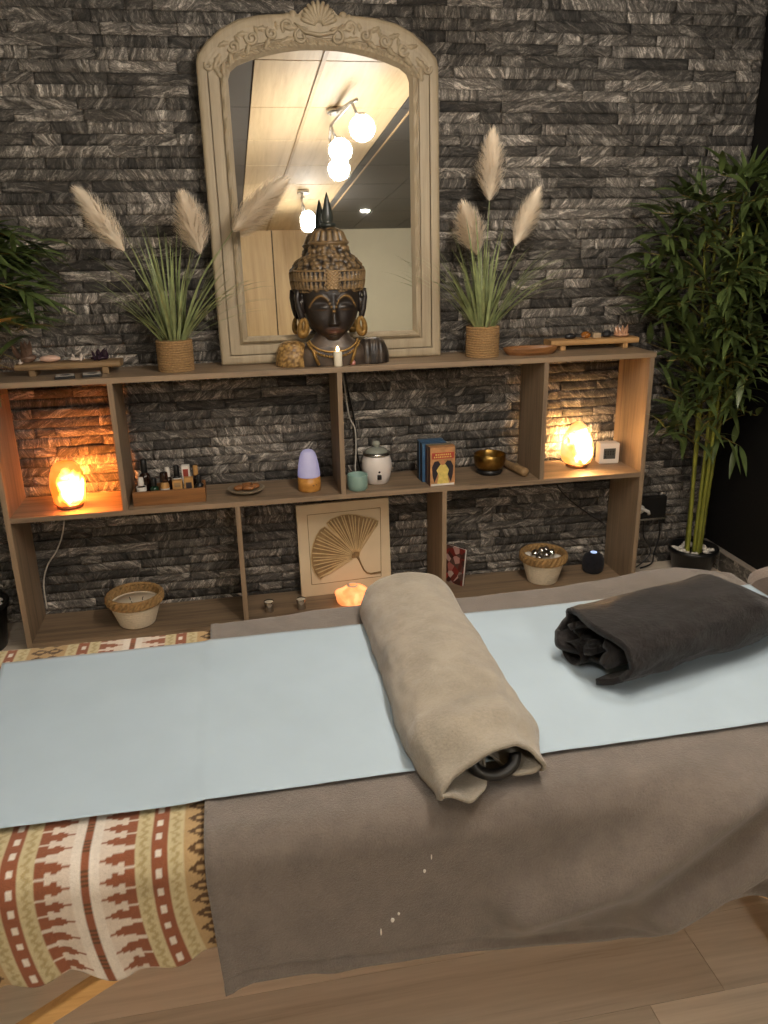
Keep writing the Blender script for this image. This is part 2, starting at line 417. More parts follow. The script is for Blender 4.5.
def mirror_material():
    m, nt, p = mat('mirror_glass')
    p.inputs['Base Color'].default_value = (0.86, 0.86, 0.84, 1); p.inputs['Metallic'].default_value = 1.0; p.inputs['Roughness'].default_value = 0.012
    nz = node(nt, 'ShaderNodeTexNoise', Scale=3.0); nt.links.new(objco(nt), nz.inputs['Vector'])
    mr = node(nt, 'ShaderNodeMapRange'); mr.inputs[3].default_value = 0.008; mr.inputs[4].default_value = 0.02
    nt.links.new(nz.outputs[0], mr.inputs[0]); nt.links.new(mr.outputs[0], p.inputs['Roughness']); return m
M_MIRROR = mirror_material()

# ------------------------------------------------------------------ the room
XL, XR, YB, ZC = -1.3, 3.0, -7.5, 2.4
XF, YC = 4.6, -2.6                  # the room widens beyond the black corner wall
def plank_floor():
    rnd = random.Random(5); mb = MB()
    w = 0.187; y = 0.12 - 0.187
    k = 0
    y1 = -1.938 + w * 11
    while y1 > YB - 0.2:
        y0 = y1 - w
        x = XL - 0.3 - rnd.random() * 1.2
        if abs(y1 + 1.938) < 0.01: x = 1.754 - 1.28 * 3
        while x < XF + 0.3:
            x1 = x + 1.28
            mb.cur = (rnd.random(), rnd.random(), rnd.random())
            a, b = max(x, XL - 0.2), min(x1, XF + 0.2)
            if b > a + 0.01: mb.box((a + 0.0006, y0 + 0.0006, -0.012), (b - 0.0006, y1 - 0.0006, 0.0))
            x = x1
        y1 = y0
    mb.cur = (0, 0, 0)
    mb.box((XL - 0.2, YB - 0.2, -0.03), (XF + 0.2, 0.12, -0.012))
    return struct(mb.build('floor', M_FLOOR))
plank_floor()

def stone_wall():
    rnd = random.Random(11); mb = MB()
    h = 0.0385; z = 0.0; row = 0
    while z < ZC - 0.005:
        x = XL - rnd.random() * 0.2
        z1 = min(z + h, ZC)
        while x < XR:
            r = rnd.random()
            L = 0.05 + 0.08 * rnd.random() if r < 0.32 else (0.11 + 0.14 * rnd.random() if r < 0.8 else 0.24 + 0.18 * rnd.random())
            xa, xb = max(x, XL), min(x + L, XR - 0.004 * rnd.random())
            x += L
            if xb - xa < 0.012: continue
            tone = rnd.random()
            tone = tone if rnd.random() > 0.2 else tone * 0.25
            mb.cur = (rnd.random(), rnd.random(), tone)
            d0 = 0.004 + 0.008 * rnd.random(); sd = rnd.random() * 50; tl = (rnd.random() - 0.5) * 0.008; tz = (rnd.random() - 0.5) * 0.006
            nx = max(4, int((xb - xa) / 0.014)); nzv = 4
            b = len(mb.v); g = 0.0002
            for j in range(nzv):
                for i in range(nx):
                    u = i / (nx - 1); w = j / (nzv - 1)
                    px = lerp(xa + g, xb - g, u); pz = lerp(z + g, z1 - g, w)
                    e = min(u, 1 - u) * (xb - xa); e2 = min(w, 1 - w) * h
                    yy = d0 + tl * (u - 0.5) + tz * (w - 0.5) - 0.003 * n3(px * 14 + sd, pz * 20, sd) - 0.0028 * n3(px * 50 + sd, pz * 70, sd)
                    yy += 0.0008 * (1 - smooth(min(e, e2) / 0.004))
                    mb.vert((px, max(yy, 0.0004), pz))
            for j in range(nzv - 1):
                for i in range(nx - 1):
                    a = b + j * nx + i; mb.face((a, a + 1, a + nx + 1, a + nx), 0, True)
            # sides back to the wall
            per = [b + i for i in range(nx)] + [b + j * nx + nx - 1 for j in range(1, nzv)] + [b + (nzv - 1) * nx + i for i in range(nx - 2, -1, -1)] + [b + j * nx for j in range(nzv - 2, 0, -1)]
            bk = [mb.vert((mb.v[i][0], 0.05, mb.v[i][2])) for i in per]
            for i in range(len(per)):
                j = (i + 1) % len(per); mb.face((per[j], per[i], bk[i], bk[j]), 0, False)
        z = z1
    mb.cur = (0, 0, 0.0)
    mb.box((XL, 0.05, 0), (XR + 0.1, 0.12, ZC))
    return struct(mb.build('wall_back', M_STONE))
stone_wall()

mb = MB(); mb.box((XR, YC, 0), (XR + 0.1, 0.05, ZC)); struct(mb.build('wall_right', M_WALLBLACK))
mb = MB(); mb.box((XR + 0.1, YC, 0), (XF, YC + 0.1, ZC)); mb.box((XF, YB, 0), (XF + 0.1, YC + 0.1, ZC)); struct(mb.build('wall_alcove', M_PALE))
def stone_skirting():
    rnd = random.Random(3); mb = MB(); y = 0.0
    while y > -2.5:
        L = 0.1 + 0.2 * rnd.random(); mb.cur = (rnd.random(), rnd.random(), rnd.random())
        mb.box((XR - 0.018 - 0.006 * rnd.random(), y - L + 0.001, 0.0), (XR, y, 0.094)); y -= L
    return struct(mb.build('baseboard_right', M_STONE, bevel=0.003))
stone_skirting()
mb = MB(); mb.box((XR - 0.03, -2.6, 0.094), (XR, 0.0, 0.102)); struct(mb.build('trim_1', plain('skirting_cap', rgb(150, 140, 130), 0.4), bevel=0.002))
mb = MB(); mb.box((XL - 0.1, YB, 0), (XL, 0.05, ZC)); struct(mb.build('wall_left', M_PALE))
def front_wall():
    mb = MB()
    for a, b in ((-1.3, -0.55), (-0.55, 0.1), (0.1, 0.78), (0.78, 1.44), (1.44, 2.02)):
        mb.box((a + 0.008, YB, 0), (b - 0.008, YB + 0.02, ZC), mi=0)
    mb.box((XL - 0.1, YB - 0.08, 0), (2.02, YB, ZC), mi=1)
    mb.box((2.02, YB - 0.08, 0), (XF + 0.1, YB + 0.01, ZC), mi=2)
    wz = wood('wall_panel_wood', rgb(176, 146, 100), rgb(210, 182, 136), 'z', 0.5, 0.5, 0.8)
    return struct(mb.build('wall_front', [wz, M_GROOVE, M_PALE]))
front_wall()
def ceiling():
    mb = MB()
    ys = [0.1, -1.07] + [-1.07 - 0.815 * k for k in range(1, 9)]
    for y1, y0 in zip(ys, ys[1:]):
        y0 = max(y0, YB)
        for a, b in ((1.055, 1.385), (1.385, 1.93)):
            mb.box((a + 0.006, y0 + 0.006, ZC), (b - 0.006, y1 - 0.006, ZC + 0.012), mi=0)
        for a, b in ((-1.3, -0.12), (-0.12, 1.055), (1.93, 2.45), (2.45, 3.0), (3.0, 3.8), (3.8, 4.6)):
            mb.box((a + 0.004, y0 + 0.004, ZC), (b - 0.004, y1 - 0.004, ZC + 0.012), mi=1)
    mb.box((XL - 0.1, YB - 0.1, ZC + 0.012), (XF + 0.1, 0.12, ZC + 0.06), mi=2)
    mb.box((1.375, YB, ZC - 0.006), (1.395, 0.0, ZC + 0.012), mi=3)
    mb.box((1.99, YB, ZC - 0.004), (2.002, 0.0, ZC + 0.012), mi=3)
    return struct(mb.build('ceiling', [M_CEILWOOD, M_DARKPANEL, M_GROOVE, M_GRIDBAR]))
ceiling()

# ------------------------------------------------------------------ ceiling lamps (seen in the mirror, all but the added fill bar)
def globe(mb, c, r=0.066):
    def fn(u, w):
        th = pi * w; a = 2 * pi * u
        s = 1 + 0.035 * cos(14 * a) * sin(th) * cos(9 * th)
        return (c[0] + r * s * sin(th) * cos(a), c[1] + r * s * sin(th) * sin(a), c[2] - r * s * cos(th))
    return mb.grid(fn, 36, 17, True, False)
def spot_fixture(name, label, base, heads, gm=None):
    t = thing(name, label, 'ceiling lamp', base)
    B = Vector(base)
    mb = MB(); mb.lathe([(0.05, -0.03), (0.055, -0.026), (0.055, 0.0)], 28); mb.build('mounting_plate', M_STEEL, t)
    P = [Vector(h) - B for h in heads]
    pts = [Vector((0, 0, -0.03)), Vector((0, 0, -0.06))] if len(P) == 1 else [Vector((P[0].x - 0.03, P[0].y + 0.05, -0.07))] + [Vector((p.x - 0.05, p.y, -0.07)) for p in P]
    mb = MB(); mb.tube(pts, 0.009, 10)
    mb.tube([(0, 0, -0.02), pts[1]], 0.01, 10); mb.build('bar', M_STEEL, t)
    for p in P:
        mb = MB(); st = Vector((p.x - 0.05, p.y, -0.07)) if len(P) > 1 else Vector((0, 0, -0.06))
        mb.tube([st, p + Vector((-0.02, 0, 0.055))], 0.008, 8)
        mb.lathe([(0.02, 0.05), (0.026, 0.058), (0.022, 0.075)], 16, p); mb.build('lamp_arm', M_STEEL, t)
        g = globe(MB(), p); g.build('globe_shade', gm or M_GLOBE, t)
spot_fixture('ceiling_spotlight', 'steel ceiling spotlight bar with three lit glass globes reflected high in the mirror', (1.55, -1.9, ZC),
             [(1.629, -1.489, 2.2), (1.575, -1.98, 2.19), (1.61, -2.33, 2.15)])
spot_fixture('ceiling_spotlight', 'ceiling spotlight with lit globes reflected just above the statue finial', (1.59, -4.6, ZC),
             [(1.62, -4.60, 2.15), (1.655, -4.95, 2.16), (1.69, -5.35, 2.19)])
t = thing('recessed_downlight', 'small round recessed downlight in the dark part of the ceiling', 'ceiling lamp', (2.37, -5.9, ZC))
mb = MB(); mb.lathe([(0.045, -0.004), (0.06, -0.006), (0.064, 0.0)], 28); mb.f = mb.f[:-2]; mb.mi = mb.mi[:-2]; mb.sm = mb.sm[:-2]; mb.build('ring', M_STEEL, t)
mb = MB(); mb.lathe([(0.046, -0.0045), (0.03, -0.006), (0.001, -0.0065)], 24); mb.build('lit_lens', plain('lit_downlight_lens', rgb(240, 236, 226), 0.3, emit=(1.0, 0.92, 0.8), es=420.0), t)

spot_fixture('ceiling_spotlight', 'added fill light, an unseen ceiling bar with lit globes over the front of the bed', (0.5, -2.85, ZC),  # invented lamp, out of view, added to brighten the foreground and floor
             [(0.56, -2.5, 2.2), (0.56, -2.85, 2.19), (0.56, -3.2, 2.2)], plain('added_fill_globe', rgb(240, 235, 225), 0.3, emit=GLOBE_C, es=GLOBE_L * 0.45))

# ------------------------------------------------------------------ the shelf unit
YF, YK = -0.267, -0.006
T, Mz, Bz = 1.0336, 0.540, 0.030
shelf = thing('shelf_unit', 'long low open shelf unit of grey oak boards against the stone wall', 'shelf', (1.245, -0.137, 0))
SO = Vector((1.245, -0.137, 0))
def board(name, lo, hi, m, dy=0.0):
    mb = MB(); mb.box(Vector(lo) - SO, Vector(hi) - SO); return mb.build(name, m, shelf, bevel=0.0012)
board('top_board', (-0.014, YF - 0.002, T - 0.0202), (2.507, YK, T), M_OAKX)
board('middle_board', (0.008, YF, Mz - 0.02), (2.482, YK, Mz), M_OAKX)
board('bottom_board', (0.008, YF, Bz - 0.02), (2.482, YK, Bz), M_OAKX)
board('side_panel', (-0.012, YF, 0.0), (0.008, YK, T - 0.0202), M_OAKZ)
board('side_panel', (2.482, YF, 0.0), (2.502, YK, T - 0.0202), M_OAKZ)
for x in (0.416, 1.236, 2.049): board('divider', (x - 0.0095, YF, Mz), (x + 0.0095, YK, T - 0.0202), M_OAKZ)
for x in (0.825, 1.6425): board('divider', (x - 0.0095, YF, Bz), (x + 0.0095, YK, Mz - 0.02), M_OAKZ)

# ------------------------------------------------------------------ massage table and its covers
BX0, BX1, BY0, BY1 = 0.18, 2.052, -2.247, -1.548
def rrect_cushion(lo, hi, r=0.045):
    mb = MB()
    cx, cy = (lo[0] + hi[0]) / 2, (lo[1] + hi[1]) / 2; hx, hy = (hi[0] - lo[0]) / 2, (hi[1] - lo[1]) / 2
    zs = [(lo[2], 0.0), (hi[2] - r, 0.0)] + [(hi[2] - r + r * sin(a * pi / 12), r - r * cos(a * pi / 12)) for a in range(1, 7)]
    N = 48; rc = 0.08
    def outline(ins):
        pts = []
        for k in range(4):
            sx, sy = ((1, 1), (-1, 1), (-1, -1), (1, -1))[k]
            for i in range(N // 4):
                a = pi / 2 * (k + i / (N // 4 - 1))
                pts.append((cx + sx * (hx - rc) + (rc - ins) * cos(a), cy + sy * (hy - rc) + (rc - ins) * sin(a)))
        return pts
    b = 0; n = N
    for z, ins in zs:
        for p in outline(ins): mb.vert((p[0], p[1], z))
    for k in range(len(zs) - 1):
        for i in range(n):
            j = (i + 1) % n; mb.face((k * n + i, k * n + j, (k + 1) * n + j, (k + 1) * n + i))
    mb.face(list(range(n))[::-1], 0, False); mb.face([(len(zs) - 1) * n + i for i in range(n)], 0, True)
    return mb
TB = Vector(((BX0 + BX1) / 2, -1.878, 0))
table = thing('massage_table', 'folding massage table on pale wooden legs beneath the blankets', 'massage table', TB)
rrect_cushion((BX0, BY0, 0.575), (BX1, BY1, 0.646)).build('padded_top', M_VINYL, table, loc=None).location = -TB
def bar(mb, a, b, w, t):
    a, b = Vector(a), Vector(b); d = (b - a).normalized(); s = Vector((0, 1, 0)); s = (s - d * s.dot(d)).normalized(); n = d.cross(s)
    i0 = len(mb.v)
    for p in (a, b):
        for sw, sn in ((-1, -1), (1, -1), (1, 1), (-1, 1)): mb.vert(p + s * sw * t / 2 + n * sn * w / 2)
    for q in ((3, 2, 1, 0), (4, 5, 6, 7), (0, 1, 5, 4), (1, 2, 6, 5), (2, 3, 7, 6), (3, 0, 4, 7)): mb.face([i0 + i for i in q], 0, False)
    return mb
def tpart(name, segs, w=0.045, t=0.022):
    mb = MB()
    for a, b in segs: bar(mb, Vector(a) - TB, Vector(b) - TB, w, t)
    return mb.build(name, M_BEECH, table, bevel=0.003)
tpart('table_frame', [((BX0 + .02, BY0 + .03, .555), (BX1 - .02, BY0 + .03, .555)), ((BX0 + .02, BY1 - .03, .555), (BX1 - .02, BY1 - .03, .555))], 0.04)
for x in (0.30, 1.93):
    for y in (-2.2, -1.60):
        tpart('leg', [((x + (0.02 if x < 1 else -0.02), y, 0.54), (x, y, 0.0))], 0.05)
for y in (-2.2, -1.60):
    tpart('brace', [((0.315, y, 0.237), (0.84, y, 0.545))], 0.024)
    tpart('brace', [((1.915, y, 0.237), (1.39, y, 0.545))], 0.024)
tpart('cross_bar', [((0.305, -2.2, 0.14), (0.305, -1.60, 0.14))], 0.03); tpart('cross_bar', [((1.925, -2.2, 0.14), (1.925, -1.60, 0.14))], 0.03)

def drape_profile(off, near_len, far_len, r=0.05, step=0.006, rf=0.016):
    """arc-length samples (s, y, z, ny, nz) over the padded top: near hang, top, far hang"""
    top = 0.646 + off; yn = BY0 - off; yf = BY1 + off; pts = []
    n1 = max(2, int(near_len / step))
    for i in range(n1): pts.append((yn, top - r - near_len * (1 - i / n1), -1, 0))
    na = max(8, int(r * 1.57 / step))
    for i in range(na + 1): a = pi / 2 * i / na; pts.append((yn + r - r * cos(a), top - r + r * sin(a), -cos(a), sin(a)))
    n2 = int((yf - yn - r - rf) / step)
    for i in range(1, n2): pts.append((lerp(yn + r, yf - rf, i / n2), top, 0, 1))
    for i in range(na + 1): a = pi / 2 * i / na; pts.append((yf - rf + rf * sin(a), top - rf + rf * cos(a), sin(a), cos(a)))
    n3_ = max(2, int(far_len / step))
    for i in range(1, n3_ + 1): pts.append((yf, top - rf - far_len * i / n3_, 1, 0))
    out = []; s = 0; pv = None
    for p in pts:
        if pv: s += math.hypot(p[0] - pv[0], p[1] - pv[1])
        out.append((s,) + p); pv = p
    return out

RUST, WHT, CRM, TAN, DBR, CRM2 = rgb(130, 78, 54), rgb(208, 197, 184), rgb(182, 168, 132), rgb(166, 138, 98), rgb(84, 62, 40), rgb(160, 144, 104)
def pattern(x, s):
    d = (x - 0.588) / 0.735; P = 0.485
    d = abs(((d + P / 2) % P) - P / 2); p = 0.0285; f = (s % p) / p; fa = abs(f - 0.5) * 2
    if d < 0.0085: return RUST if (s % 0.007) > 0.0018 else DBR
    if d < 0.0215: return WHT
    if d < 0.095:
        t = (d - 0.0215) / 0.0735
        hw = 0.13 if t < 0.27 else (0.36 if t < 0.42 else (0.62 if t < 0.58 else (0.46 if t < 0.70 else 0.84)))
        if t < 0.08: return WHT
        return RUST if fa < hw else rgb(200, 185, 170)
    if d < 0.125:
        z = 0.110 + 0.006 * (abs(((s % 0.015) / 0.015) - 0.5) * 4 - 1)
        return CRM if abs(d - z) > 0.0045 else CRM2
    if d < 0.156:
        if abs(d - 0.1405) < 0.0065 and 0.28 < f < 0.72: return WHT
        return RUST
    if d < 0.190:
        z = 0.173 + 0.007 * (abs(((s % 0.015) / 0.015) - 0.5) * 4 - 1)
        return CRM if abs(d - z) > 0.0045 else CRM2
    q = abs(d - 0.2225) / 0.024
    e = fa
    if q < 1 and e < 0.75 * (1 - q) + 0.12: return DBR if not (q < 0.4 and e < 0.22) else TAN
    return TAN
def pattern_blanket():
    prof = drape_profile(0.006, 0.136, 0.06, 0.05, 0.0032)
    smax = prof[-1][0]; nx = 210; xs = [0.19 + (0.795 - 0.19) * i / (nx - 1) for i in range(nx)]
    mb = MB()
    nh = sum(1 for p in prof if p[3] == -1 and p[4] == 0)
    for x in xs:
        for (s, y, z, ny, nz) in prof:
            hang = clamp((0.60 - z) / 0.15) if ny < 0 else 0
            zz = z
            if ny < 0 and z < 0.60:
                hem = 0.012 * sin(x * 26 + 1.0) + 0.008 * sin(x * 61)
                zz = z + hem * hang
            d = hang * (0.012 * sin(x * 34 + 0.6) + 0.008 * n3(x * 11, z * 6, 2)) + 0.0015 * n3(x * 18, s * 18, 0)
            # the pull of the folded corner swings the pattern to the right while it falls
            xx = x + 0.025 * hang * hang
            yb = 0.008 * smooth((y + 1.62) / 0.08) if ny >= 0 else 0
            mb.vert((xx, y + yb + ny * abs(d) - (0.004 * hang), zz + nz * d * 0.6), pattern(x, s))
    m = len(prof)
    for i in range(nx - 1):
        for j in range(m - 1):
            a = i * m + j; mb.face((a, a + m, a + m + 1, a + 1))
    o = mb.build('patterned_blanket', M_PATTERN, loc=(0.5, -1.88, 0.64), rebase=True, solid=0.003)
    return tag(o, 'rust and cream blanket with woven ethnic pattern at the left end of the bed', 'blanket')
pattern_blanket()

def seg_dist(px, pz, pts):
    best = 9
    for (ax, az), (bx, bz) in zip(pts, pts[1:]):
        dx, dz = bx - ax, bz - az; t = clamp(((px - ax) * dx + (pz - az) * dz) / (dx * dx + dz * dz))
        best = min(best, math.hypot(px - ax - t * dx, pz - az - t * dz))
    return best
FOLDS = [([(1.80, 0.675), (1.64, 0.655), (1.53, 0.585), (1.40, 0.515), (1.24, 0.47)], 0.044, 0.052),
         ([(1.95, 0.62), (1.75, 0.565), (1.60, 0.495), (1.47, 0.445)], 0.046, 0.062),
         ([(2.02, 0.52), (1.85, 0.46), (1.70, 0.41)], 0.026, 0.026)]
def taupe_blanket():
    mb = MB(); L = 0.235
    prof = drape_profile(0.013, L, 0.07, 0.055, 0.007)
    X0, X1 = 0.757, 2.058; nx = 210
    for i in range(nx):
        x = lerp(X0, X1, i / (nx - 1))
        hem = interp([(0.757, 0.400), (0.80, 0.412), (0.9, 0.404), (1.05, 0.384), (1.2, 0.374), (1.39, 0.374), (1.5, 0.388), (1.6, 0.398), (1.75, 0.402), (2.06, 0.43)], x) + 0.010
        for (s, y, z, ny, nz) in prof:
            yy, zz, xx = y, z, x
            if ny < 0 or y < -2.05:
                bot = 0.646 + 0.013 - 0.055 - L; topz = 0.646 + 0.013 - 0.055
                hang = clamp((topz - z) / L) if ny == -1 and nz == 0 else 0.0
                if ny == -1 and nz == 0: zz = lerp(topz, hem, hang)
                d = 0.0
                for pts, wd, am in FOLDS:
                    d += am * exp(-(seg_dist(x, zz, pts) / wd) ** 2)
                d *= smooth((0.60 + 0.065 - (zz - 0.0)) / 0.02 + 0.2) if ny < 0 else 0
                d += hang * (0.010 * sin(x * 9.0 + 0.8) + 0.010 * n3(x * 4, zz * 5, 7)) + 0.010 * hang
                d += 0.006 * exp(-((x - 0.83 - 0.10 * hang) / 0.03) ** 2) * hang
                if ny < 0:
                    if zz - hem < 0.012: d += 0.004
                    if abs(zz - hem - 0.02) < 0.004: d -= 0.002
                yy += ny * d if ny < 0 else 0
                if ny == -1 and nz == 0: xx = x + 0.012 * hang * exp(-((x - X0) / 0.2) ** 2)
            if ny >= 0: zz += 0.0015 * n3(x * 14, y * 14, 3) * nz
            if y > -1.6:                      # the far side lies a little unevenly
                zz += 0.004 * nz * n3(x * 6, y * 6, 5)
                yy += interp([(0.757, 0.012), (1.0, 0.040), (1.35, 0.030), (1.6, 0.036), (1.75, 0.064), (1.85, 0.086), (1.95, 0.092), (2.0, 0.06), (2.06, 0.01)], x) * smooth((y + 1.64) / 0.12)
            e = min(x - X0, X1 - x)
            if e < 0.014 : zz += 0.0025 * nz; yy += 0.003 * min(ny, 0)
            mb.vert((xx, yy, zz))
    m = len(prof)
    for i in range(nx - 1):
        for j in range(m - 1):
            a = i * m + j; mb.face((a, a + m, a + m + 1, a + 1))
    o = mb.build('fleece_blanket', M_TAUPE, loc=(1.4, -1.88, 0.65), rebase=True, solid=0.005)
    tag(o, 'taupe fleece blanket hanging over the near side of the bed', 'blanket')
    cen = Vector((1.4, -1.88, 0.65))
    for (x, z, a, b) in ((1.083, 0.563, .0022, .0035), (1.031, 0.480, .0030, .0045), (1.041, 0.490, .0020, .003), (1.012, 0.462, .0014, .007), (1.094, 0.588, .0010, .005)):
        v = min((p for p in mb.v if p[1] < -2.2), key=lambda p: (p[0] - x) ** 2 + (p[2] - z) ** 2)
        f = MB(); f.blob((0, 0, 0), (a, 0.0016, b), 10, 0.3, 2, x * 9); fo = f.build('paint_fleck', M_LABELW, o); fo.location = Vector((x, v[1] - 0.0008, z)) - cen; fo['label'] = 'small white fleck'
    return o
fleece = taupe_blanket()
def white_undersheet():
    mb = MB()
    mb.grid(lambda u, w: (lerp(0.768, 0.80, u), -2.2555 - 0.0035 * sin(u * 3), lerp(0.450, 0.52, w)), 6, 10)
    o = mb.build('bed_sheet', plain('white_cotton', rgb(214, 208, 200), 0.9), loc=(0.77, -2.2555, 0.5), rebase=True, solid=0.001)
    return tag(o, 'strip of white sheet showing between patterned and taupe blankets', 'sheet')
white_undersheet()
def paper():
    mb = MB()
    def fn(u, w):
        x = lerp(0.36, 2.056, u); y = lerp(-2.152, -1.618, w)
        x += 0.06 * (0.5 - w) * (1 - u) * 1.0
        z = 0.6655 + 0.0028 * n3(x * 7, y * 5, 1) + 0.0012 * n3(x * 17 + y * 9, y * 7, 4) + 0.0008
        if x < 0.75: z -= 0.0045 * smooth((0.84 - x) / 0.22)
        return (x, y + 0.004 * n3(x * 2, 0, 3), z)
    mb.grid(fn, 200, 60)
    o = mb.build('paper_sheet', M_PAPER, loc=(1.2, -1.88, 0.664), rebase=True, solid=0.0006)
    return tag(o, 'long pale blue disposable paper sheet laid along the bed', 'paper sheet')
paper()

# ------------------------------------------------------------------ bolster wrapped in a towel
def bolster():
    A0, A1 = Vector((1.206, -1.545, 0.668)), Vector((1.200, -2.165, 0.668))
    ax = (A1 - A0).normalized(); sd = Vector((0, 0, 1)).cross(ax) * -1
    sd = Vector((-ax.y, ax.x, 0)) * -1           # towards -x ... right handed side vector
    sd = Vector((ax.y, -ax.x, 0))
    up = Vector((0, 0, 1)); Ln = (A1 - A0).length
    root = thing('bolster', 'half-round bolster wrapped in a beige-grey towel lying across the bed', 'bolster', A0)
    def section(a, l, grow=0.0):
        """a 0..1 round the D section from one floor edge over the top to the other"""
        th = pi * a
        wd = 0.104 + 0.004 * smooth(l / Ln) + grow; ht = 0.082 + 0.006 * smooth(l / Ln) + grow
        s = -cos(th); h = sin(th)
        s = math.copysign(abs(s) ** 0.85, s); h = h ** 0.85
        return wd * s, ht * h
    def shell(u, w):
        l = -0.012 + u * (Ln + 0.085); a = w
        s, h = section(a, clamp(l, 0, Ln))
        if l < 0.02: k = 1 - 0.16 * (1 - smooth((l + 0.012) / 0.032)); s *= k; h *= k
        e = smooth((l - Ln + 0.06) / 0.12)
        # the loose mouth of the cover sags and gapes
        if e > 0:
            sag = 0.42 * (1 - (s / 0.12) ** 2) * (0.55 + 0.45 * sin(4.2 * w + 0.4))
            h *= 1 - e * (0.30 - 0.10 * sin(pi * w) + 0.16 * exp(-((w - 0.72) / 0.12) ** 2))
            s *= 1 - 0.20 * e
        wr = 0.0050 * n3(l * 9, w * 5, 0) + 0.0032 * n3(l * 26, w * 14, 2)
        # the crease on the left flank
        wr -= 0.009 * exp(-((l - 0.50) / 0.05) ** 2 - ((w - 0.22 - (l - 0.5) * 0.5) / 0.05) ** 2)
        wr += 0.008 * exp(-((l - 0.56) / 0.06) ** 2 - ((w - 0.34 - (l - 0.5) * 0.5) / 0.07) ** 2)
        dn = exp(-((l - Ln + 0.085) / 0.050) ** 2 - ((w - 0.50) / 0.20) ** 2) - 0.7 * exp(-((l - Ln + 0.010) / 0.030) ** 2 - ((w - 0.56) / 0.26) ** 2)
        wr -= 0.020 * dn
        wr += 0.006 * n3(l * 20 + 4, w * 9, 6) * smooth((l - 0.35) / 0.25)
        l2 = l + e * (0.26 * clamp(s, -0.066, 0.066) - 0.012 * sin(pi * w) - 0.022 * abs(2 * w - 1) ** 8 + 0.005 * sin(15 * w))
        return ax * l2 + sd * (s * (1 + wr * 8)) + up * (max(0.001, h * (1 + wr * 8)))
    mb = MB(); mb.grid(shell, 110, 48)
    mb.build('towel_cover', M_TOWEL, root, solid=0.006)
    # far end cap of the cover
    mb = MB(); mb.grid(lambda u, w: ax * (-0.010 - 0.010 * (1 - u * u)) + sd * section(w, 0)[0] * 0.86 * u + up * max(0.001, section(w, 0)[1] * 0.86 * u), 8, 40)
    mb.build('cover_end', M_TOWEL, root)
    # the under layer of the towel that folds back inside the mouth
    def lip(u, w):
        s = lerp(-0.088, 0.088, w); l = Ln - 0.10 + (0.168 + 0.26 * s - 0.080 * exp(-((w - 0.42) / 0.09) ** 2) + 0.012 * exp(-((w - 0.75) / 0.2) ** 2)) * u + 0.004 * sin(19 * w) * u
        z = 0.006 + u * (0.006 * abs(sin(5.2 * w + 0.3)) + 0.006 * n3(w * 6, u * 3, 1)) + 0.012 * (abs(2 * w - 1) ** 6) * u
        return ax * l + sd * s + up * z
    mb = MB(); mb.grid(lip, 24, 40); mb.build('towel_flap', M_TOWEL, root, solid=0.005)
    # hem seam
    mb = MB(); mb.tube([Vector(shell(0.965, k / 30)) + up * 0.001 for k in range(1, 30)], 0.0018, 6); mb.build('hem_seam', M_TOWEL, root)
    # black bolster inside
    mb = MB()
    def core(u, w):
        s, h = section(w, 0.6); return ax * lerp(0.01, Ln - 0.015, u) + sd * s * 0.86 + up * max(0.004, h * 0.80)
    mb.grid(core, 6, 30)
    mb.grid(lambda u, w: ax * (Ln - 0.015) + sd * section(w, 0.6)[0] * 0.86 * u + up * max(0.004, section(w, 0.6)[1] * 0.80 * u), 6, 30)
    mb.build('inner_roll', M_BLACKVINYL, root)
    mb = MB(); mb.tube([ax * (Ln + 0.030 - 0.012 * sin(a)) + sd * (0.036 * cos(a) - 0.012) + up * (0.036 + 0.024 * sin(a)) for a in [pi * (0.97 + 1.08 * k / 20) for k in range(21)]], 0.010, 8)
    mb.build('roll_piping', M_BLACKVINYL, root)
bolster()

